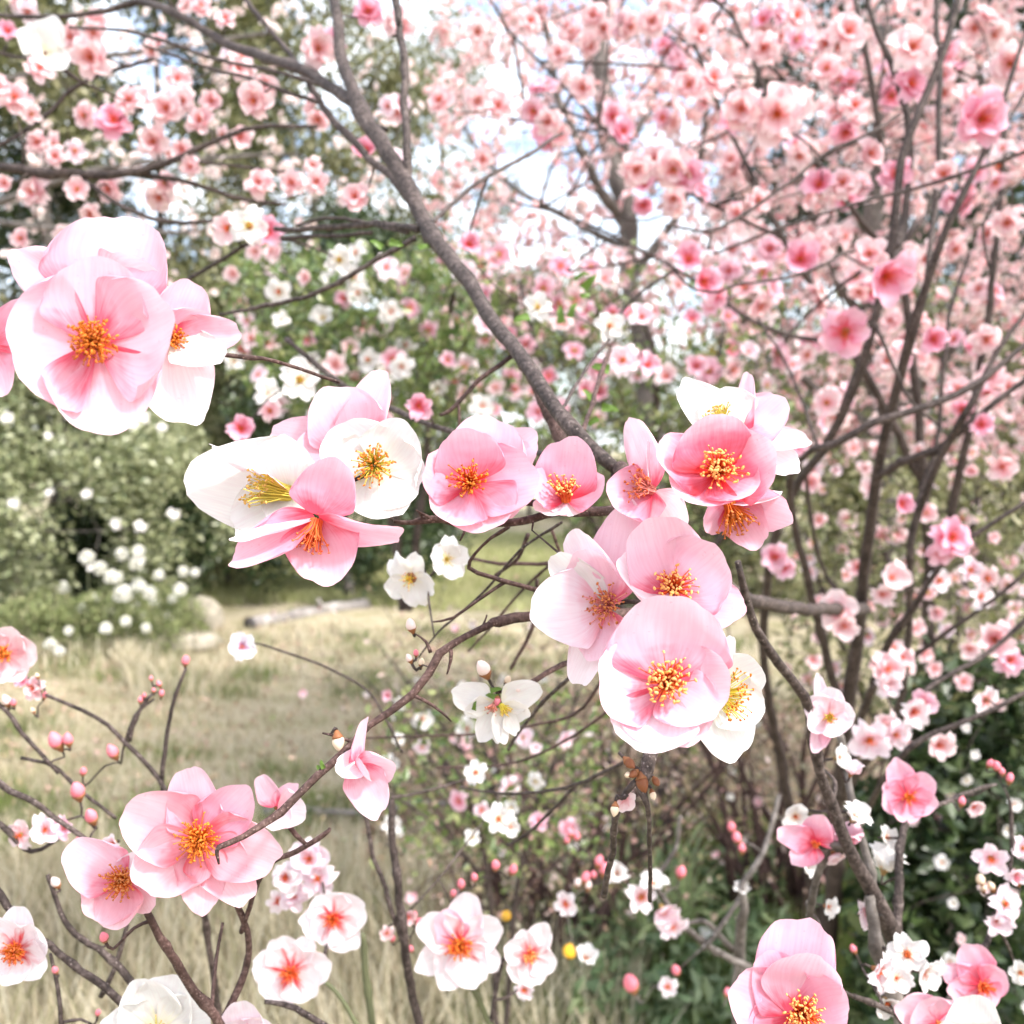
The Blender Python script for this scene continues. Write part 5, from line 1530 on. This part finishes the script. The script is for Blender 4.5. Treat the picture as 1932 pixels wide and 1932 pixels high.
for (x, y, d, r, pal, kd, f) in [(1595, 626, .95, 54, 'rose', 'single', (-.5, -.5, 1)), (1668, 520, .93, 62, 'rose', 'cup', (.2, -.5, 1)), (1640, 480, .97, 40, 'coral', 'double', None), (1465, 215, 1.0, 62, 'coral', 'double', (0, -.3, 1)),
                                 (1400, 205, 1.0, 44, 'coral', 'double', None), (1385, 230, 1.02, 36, 'rose', 'cup', None), (1500, 200, 1.04, 40, 'shell', 'double', None), (1850, 225, .95, 62, 'rose', 'double', (.1, -.3, 1)), (1830, 190, .97, 44, 'coral', 'double', None),
                                 (1720, 90, 1.0, 52, 'shell', 'double', None), (1715, 160, 1.02, 44, 'rose', 'double', None), (1300, 160, 1.05, 36, 'coral', 'double', None), (1345, 150, 1.06, 40, 'coral', 'double', None), (1270, 320, 1.05, 44, 'coral', 'double', None),
                                 (1200, 320, 1.05, 38, 'coral', 'double', None), (1235, 300, 1.08, 34, 'coral', 'double', None), (1300, 330, 1.05, 34, 'rose', 'double', None), (1175, 248, 1.1, 28, 'rose', 'double', None), (1035, 230, 1.15, 30, 'coral', 'double', None),
                                 (1100, 165, 1.15, 30, 'coral', 'double', None), (1055, 100, 1.15, 28, 'coral', 'double', None), (940, 200, 1.1, 32, 'coral', 'double', None), (830, 190, 1.1, 32, 'coral', 'double', None), (900, 190, 1.12, 30, 'shell', 'double', None),
                                 (910, 300, 1.15, 24, 'coral', 'double', None), (1545, 350, 1.05, 36, 'rose', 'cup', None), (1590, 345, 1.05, 36, 'coral', 'double', None), (1510, 490, 1.0, 44, 'rose', 'cup', None), (1540, 470, 1.02, 36, 'coral', 'single', None),
                                 (1300, 490, .95, 36, 'rose', 'cup', (-.3, .2, 1)), (1325, 530, .95, 40, 'rose', 'cup', (.4, -.3, 1)), (1345, 555, .97, 30, 'rose', 'cup', None), (1380, 470, 1.0, 26, 'pale', 'cup', None), (1795, 1015, .93, 46, 'rose', 'double', None),
                                 (1775, 1040, .95, 36, 'blush', 'double', None), (1680, 1090, 1.0, 36, 'shell', 'cup', None), (1665, 1120, 1.0, 26, 'shell', 'cup', None), (1772, 1095, .97, 26, 'redeye', 'single', None), (1862, 1090, .95, 30, 'shell', 'single', None), (1850, 1125, .95, 30, 'redeye', 'single', None),
                                 (1830, 1075, .97, 28, 'pale', 'single', None), (1875, 1205, .86, 42, 'coral', 'cup', None), (1905, 1245, .86, 34, 'blush', 'double', None), (1672, 1262, .95, 40, 'coral', 'double', None), (1700, 1240, .96, 24, 'coral', 'cup', None), (1675, 1290, .95, 28, 'pale', 'cup', None),
                                 (1722, 1342, .82, 36, 'redeye', 'cup', None), (1740, 1325, .83, 30, 'blush', 'single', None), (1860, 1320, .78, 32, 'redeye', 'single', None), (1575, 1150, 1.0, 44, 'shell', 'single', None), (1590, 1180, 1.0, 32, 'shell', 'cup', None), (1770, 1405, .79, 34, 'shell', 'cup', None),
                                 (1640, 1395, .8, 44, 'pale', 'single', None), (1665, 1370, .82, 36, 'shell', 'single', None), (1690, 1385, .81, 30, 'pale', 'single', None), (1905, 120, 1.0, 44, 'coral', 'double', None), (1780, 330, 1.02, 34, 'coral', 'double', None),
                                 (1900, 420, 1.0, 36, 'coral', 'double', None), (1640, 290, 1.05, 36, 'coral', 'double', None), (1560, 130, 1.05, 36, 'coral', 'double', None), (1440, 90, 1.08, 36, 'coral', 'double', None), (1600, 60, 1.06, 40, 'coral', 'double', None),
                                 (1760, 640, 1.0, 32, 'rose', 'cup', None), (1860, 640, 1.0, 36, 'coral', 'double', None), (1430, 380, 1.05, 30, 'coral', 'double', None), (1610, 200, 1.06, 36, 'coral', 'double', None), (1850, 800, 1.0, 26, 'rose', 'cup', None), (1700, 950, 1.05, 26, 'rose', 'cup', None),
                                 (1890, 880, 1.0, 30, 'coral', 'cup', None), (1560, 760, 1.05, 30, 'coral', 'single', None), (1800, 470, 1.0, 30, 'coral', 'double', None), (1690, 330, 1.05, 36, 'rose', 'double', None), (1230, 40, 1.1, 32, 'coral', 'double', None), (1120, 30, 1.12, 30, 'coral', 'double', None),
                                 (1000, 40, 1.12, 28, 'coral', 'double', None), (900, 60, 1.12, 26, 'shell', 'double', None), (1320, 60, 1.08, 34, 'coral', 'double', None), (1500, 30, 1.08, 36, 'coral', 'double', None), (1460, 1050, 1.1, 34, 'blush', 'cup', None), (1480, 1070, 1.1, 26, 'blush', 'cup', None)]:
    G1.bloom(x, y, d, r, pal, kd, f or (rnd(-.5, .5), rnd(-.6, .2), 1), joined=True)
G1.finish()

G2 = Plant('quince_shrub', 'twiggy quince shrub crowded with pale coral blossoms behind the steep grey stems', 'flowering shrub', on_ground(1780, 2.6), None, BARK)
for st in [[(1780, 1900, 2.4, 30), (1760, 1300, 1.9, 24), (1740, 900, 1.7, 20), (1700, 500, 1.6, 16), (1640, 150, 1.5, 12), (1600, -40, 1.5, 9)],
           [(1750, 1150, 1.8, 20), (1830, 800, 1.6, 16), (1880, 450, 1.5, 12), (1900, 100, 1.5, 9)],
           [(1740, 900, 1.7, 18), (1600, 650, 1.6, 14), (1480, 450, 1.5, 11), (1380, 250, 1.5, 9), (1300, 60, 1.5, 7)],
           [(1700, 520, 1.6, 13), (1560, 330, 1.5, 10), (1450, 180, 1.5, 8), (1380, 20, 1.5, 6)],
           [(1480, 450, 1.5, 9), (1330, 380, 1.5, 8), (1180, 280, 1.5, 7), (1060, 160, 1.5, 6), (960, 60, 1.5, 5)],
           [(1600, 650, 1.6, 10), (1450, 620, 1.6, 9), (1300, 520, 1.6, 7), (1100, 420, 1.6, 5), (960, 380, 1.6, 4)]]:
    G2.branch(st, 'stem')
for k in range(40):
    i = random.randrange(len(G2.pos))
    q = G2.pos[i]
    v = Vector((rnd(-1, 1), rnd(-.3, .3), rnd(-.1, 1.2))).normalized()
    ll = rnd(.12, .35)
    w = Vector((rnd(-1, 1), rnd(-.3, .3), rnd(-.5, 1))).normalized()
    G2.branch([(q, .0026), (q + v * ll * .5, .002), (q + v * ll * .6 + w * ll * .3, .0016), (q + v * ll + w * ll * .5, .0009)], 'twig', px=False, sides=5, step=ll / 6)
for (x, y) in scatter(50, [(1000, 0, 1400, 420, 2), (1380, 0, 1930, 460, 4), (1420, 440, 1930, 760, 2)], SKYH, 58):
    d = rnd(1.35, 1.75)
    for k in range(random.choice([2, 3, 3, 4])):
        ox, oy = rnd(-30, 30), rnd(-26, 26)
        G2.bloom(x + ox, y + oy, d + rnd(-.02, .02), rnd(22, 33), random.choice(['coral', 'coral', 'shell', 'blush', 'coral', 'rose']), random.choice(['single', 'double', 'double', 'cup']),
                 (ox / 22 + rnd(-.4, .4), -oy / 22 + rnd(-.5, .3), 1), joined=True)
G2.finish()

# ------------------------------------------------------------------ lower right spray
H1 = Plant('quince_spray', 'curving spray with pale and pink blossoms before the dark glossy shrub', 'flowering branch', at(1720, 2060, .60), None, BARK)
H1.branch([(1720, 2060, .60, 34), (1700, 1850, .55, 32), (1680, 1760, .52, 30), (1640, 1680, .5, 28), (1602, 1600, .49, 24), (1572, 1510, .48, 22), (1548, 1450, .47, 20), (1530, 1372, .46, 19), (1518, 1312, .445, 20), (1470, 1250, .43, 18), (1430, 1180, .42, 17), (1405, 1110, .41, 15), (1388, 1060, .405, 12)], sides=10)
H1.branch([(1690, 1800, .53, 20), (1694, 1700, .54, 17), (1700, 1600, .55, 16), (1706, 1545, .56, 14)], 'stem')
H1.branch([(1660, 1730, .51, 18), (1610, 1520, .52, 16), (1600, 1440, .53, 14), (1580, 1380, .53, 12)], 'stem', BARK_G)
H1.branch([(1600, 1600, .49, 12), (1560, 1600, .5, 12), (1535, 1680, .52, 14), (1520, 1780, .55, 14)], 'twig', BARK_G)
H1.branch([(1640, 1690, .5, 20), (1655, 1780, .5, 26), (1690, 1880, .5, 30), (1710, 1960, .5, 32)], 'stem', BARK_G)
H1.branch([(1610, 1880, .45, 10), (1680, 1910, .46, 12), (1740, 1960, .48, 14)], 'twig')
H1.branch([(1768, 1520, .6, 9), (1830, 1495, .62, 8), (1880, 1480, .64, 6)], 'twig')
H1.branch([(1706, 1545, .56, 12), (1740, 1535, .58, 9), (1768, 1520, .6, 8)], 'twig')
H1.branch([(1905, 1510, .6, 6), (1908, 1580, .6, 8), (1905, 1640, .6, 8), (1890, 1700, .6, 9), (1850, 1800, .58, 12), (1760, 1920, .57, 14)], 'twig')
H1.hero((1712, 1502), .56, [(1690, 1432, 62, {'dz': 8}), (1762, 1468, 66, {'dz': 12}), (1768, 1522, 56, {'dz': 14}), (1712, 1552, 70, {'dz': 12}), (1664, 1515, 62, {'dz': 8}), (1668, 1478, 50, {'dz': 4})], 'rose', 'tidy pink five-petalled blossom before the dark shrub', 'red', 'gold', 14, 24, .8, alen=7)
H1.hero((1540, 1592), .50, [(1466, 1570, 56, {'dz': 14}), (1490, 1622, 50, {'dz': 10}), (1552, 1538, 60, {'dz': 18}), (1578, 1560, 44, {'dz': 12}), (1520, 1632, 46, {'dz': 6})], 'rose', 'pink half-open blossom with a deep red throat', 'red', 'redd', 12, 20, .5, face=(-.4, .1, .8), alen=6)
H1.hero((1562, 1352), .45, [(1545, 1268, 32, {'dz': 2, 'k': .8, 'pal': 'pale'}), (1525, 1318, 60, {'dz': 12}), (1575, 1298, 64, {'dz': 10}), (1612, 1345, 66, {'dz': 14}), (1590, 1382, 60, {'dz': 16}), (1522, 1365, 56, {'dz': 16}), (1540, 1420, 44, {'dz': 6, 'pal': 'blush'}), (1558, 1410, 30, {'dz': 4, 'pal': 'rose'})], 'pale', 'pale ruffled blossom with yellow stamens on the curving spray', 'yellow', 'gold', 14, 30, .5, ruf=.06, alen=6)
for (x, y, d, r, pal, kd, f) in [(1580, 1430, .5, 30, 'white', 'cup', (.5, .3, .7)), (1605, 1460, .5, 26, 'pale', 'bell', (.2, 1, .3)), (1500, 1540, .55, 34, 'white', 'cup', None), (1610, 1545, .5, 34, 'white', 'bell', (.3, .8, .5)), (1600, 1590, .5, 36, 'blush', 'bell', (.1, 1, .3)),
                                 (1572, 1610, .5, 26, 'shell', 'cup', (.2, -.6, .6)), (1670, 1580, .56, 26, 'white', 'cup', None), (1668, 1640, .56, 44, 'white', 'bell', (.1, 1, .3)), (1635, 1715, .52, 42, 'pale', 'cup', (.3, -.3, .9)), (1560, 1710, .58, 26, 'white', 'cup', None),
                                 (1520, 1630, .56, 28, 'white', 'bell', None), (1712, 1800, .48, 44, 'white', 'single', (-.3, .3, 1)), (1740, 1830, .48, 42, 'white', 'cup', (.4, -.2, 1)), (1655, 1830, .47, 42, 'redeye', 'cup', (.5, 0, .8)), (1690, 1845, .47, 34, 'white', 'cup', (.1, .2, 1)), (1672, 1890, .47, 34, 'white', 'cup', (0, -.4, 1)),
                                 (1870, 1620, .6, 38, 'pale', 'single', None), (1895, 1705, .58, 38, 'pale', 'single', None), (1880, 1735, .58, 32, 'pale', 'cup', None), (1915, 1645, .6, 26, 'pale', 'cup', None), (1925, 1835, .6, 26, 'white', 'single', None), (1835, 1520, .64, 22, 'shell', 'cup', None), (1930, 1600, .6, 26, 'pale', 'single', None)]:
    H1.bloom(x, y, d, r, pal, kd, f)
H1.hero((1852, 1858), .52, [(1820, 1782, 76, {'dz': 8}), (1895, 1835, 76, {'dz': 10}), (1882, 1895, 66, {'dz': 10}), (1776, 1830, 56, {'dz': 8}), (1790, 1878, 66, {'dz': 8})], 'rose', 'clear pink five-petalled blossom low before the dark shrub', 'red', 'redd', 20, 30, .9, alen=7)
H1.hero((1770, 1930), .46, [(1690, 1900, 80, {'dz': 10}), (1745, 1885, 90, {'dz': 16}), (1800, 1890, 70, {'dz': 8})], 'blush', 'pale pink blossom cut by the bottom edge', 'red', 'redd', 10, 12)
H1.hero((1835, 1975), .42, [(1835, 1875, 120, {'dz': 20}), (1775, 1930, 80, {'dz': 8}), (1895, 1950, 90, {'dz': 8})], 'white', 'white blossom cut by the bottom edge', ns=0)
H1.hero((1495, 1915), .345, [(1535, 1738, 165, {'dz': -10, 'pal': 'rose', 'sag': .06, 'k': .42, 'm': .5, 'cup': .1}), (1388, 1850, 150, {'dz': 34, 'sag': .14}), (1445, 1795, 120, {'dz': 14}), (1535, 1802, 150, {'dz': 44, 'sag': .18, 'pal': 'blush', 'k': .42}), (1602, 1890, 140, {'dz': 34}), (1420, 1970, 120, {'dz': 30}), (1560, 2010, 160), (1460, 2020, 130)],
        'rose', 'large pink blossom with orange stamens at the bottom edge', 'red', 'cream', 60, 66, .85, face=(.05, .2, 1), soff=(12, -8), alen=11)
for (x, y, r, kd) in [(1880, 1445, 13, 'coral'), (1905, 1468, 12, 'coral'), (1868, 1440, 10, 'coral'), (1890, 1455, 10, 'coral'), (1815, 1512, 11, 'coral'), (1850, 1660, 14, 'cream'), (1870, 1672, 12, 'cream'), (1855, 1675, 10, 'cream'), (1918, 1660, 12, 'coral'), (1610, 1790, 10, 'coral')]:
    H1.bud(x, y, .6, r, kd, joined=True)
H1.finish()

# ------------------------------------------------------------------ thin middle spray above the strappy clump
K1 = Plant('quince_shoots', 'pale thin twigs with small white blossoms over the strappy green clump', 'flowering branch', on_ground(1400, 1.9), None, BARK_G)
K1.branch([(1385, 2400, 1.2, 22), (1390, 1830, 1., 22), (1405, 1720, .95, 17), (1400, 1670, .95, 13), (1440, 1610, .95, 10), (1470, 1500, 1., 9)], 'stem')
K1.branch([(1400, 1690, .95, 9), (1350, 1760, .95, 10), (1325, 1790, .95, 9)], 'twig')
K1.branch([(1420, 1830, .98, 14), (1330, 1780, .96, 13), (1270, 1720, .95, 12), (1250, 1690, .95, 8)], 'stem')
K1.branch([(1390, 1800, 1., 12), (1330, 1740, .98, 10), (1290, 1745, .97, 6)], 'twig')
K1.branch([(1270, 1720, .95, 9), (1240, 1665, .95, 9), (1275, 1600, .95, 8), (1285, 1540, .95, 7)], 'twig')
for (x, y, d, r, pal, kd, f) in [(1210, 1692, .93, 36, 'redeye', 'single', None), (1232, 1670, .93, 30, 'white', 'cup', (0, 1, .4)), (1250, 1715, .93, 36, 'pale', 'cup', (.3, -.5, .8)), (1268, 1745, .93, 32, 'pale', 'single', (.2, -.4, 1)), (1400, 1680, .95, 20, 'white', 'cup', (0, 1, .4)), (1165, 1650, .97, 28, 'white', 'bell', (-.1, .5, .8)),
                                 (1068, 1705, .97, 26, 'redeye', 'single', None), (1105, 1810, .95, 28, 'white', 'bell', (.1, .8, .6)), (1260, 1862, .95, 22, 'redeye', 'single', None), (1320, 1700, .97, 1, 'white', 'cup', None)][:-1]:
    K1.bloom(x, y, d, r, pal, kd, f)
for (x, y, r, kd) in [(1190, 1855, 24, 'coral'), (1130, 1625, 14, 'coral'), (1140, 1640, 16, 'coral'), (1105, 1655, 14, 'coral'), (1110, 1670, 11, 'white'), (1090, 1665, 11, 'white'), (1285, 1645, 16, 'coral'), (1275, 1830, 14, 'coral'), (1075, 1570, 12, 'coral'), (1088, 1578, 11, 'coral'), (1070, 1585, 9, 'coral'), (1372, 1872, 10, 'coral'),
                      (1380, 1560, 13, 'coral'), (1390, 1580, 14, 'coral'), (1400, 1600, 12, 'coral'), (1120, 1650, 10, 'coral')]:
    K1.bud(x, y, .96, r, kd, joined=True)
K1.finish()

# ------------------------------------------------------------------ small meadow flowers
YEL = plain('daisy_yellow', (.80, .46, .03), .6, (.72, .34, .02), 60)
for k, (x, y, d, r) in enumerate([(1075, 1795, 1.9, 13), (955, 1728, 2.4, 9)]):
    c = at(x, y, d)
    b = Vector((c.x, c.y + .02, 0))
    t = thing('button_flower', ['yellow button flower in the grass beside the small white blossom', 'tiny orange button flower further off in the meadow'][k], 'flower', b)
    V, F = lathe([(.3, -.35), (.8, -.2), (1, .05), (.8, .28), (.4, .4), (.1, .42)], 12, .05)
    add('flower_head', mesh('flower_head', V, F, YEL), t, frame(c, camdir((0, .5, 1)), r * pxm(d)))
    V, F = tube_geo([b, b * .5 + c * .5 + Vector((.01, 0, 0)), c], [.002, .0018, .0015], 5)
    add('stem', mesh('stem', V, F, GREENSTEM), t)
# dark-eyed white flower on a wiry stem over the lawn
W1 = Plant('wildflower', 'white flower with a purple eye on a wiry arching stem over the lawn', 'flower', at(760, 1420, .60), None, BARK)
W1.branch([(760, 1420, .60, 5), (700, 1310, .60, 5), (620, 1262, .60, 5), (560, 1238, .60, 5), (490, 1215, .60, 4)], 'stem')
PALETTE['violet'] = ((.22, .04, .20), (.84, .80, .86), (.89, .87, .89), .24)
W1.bloom(457, 1220, .6, 32, 'violet', 'cup', (.2, .2, 1), 'pink', 'redd')
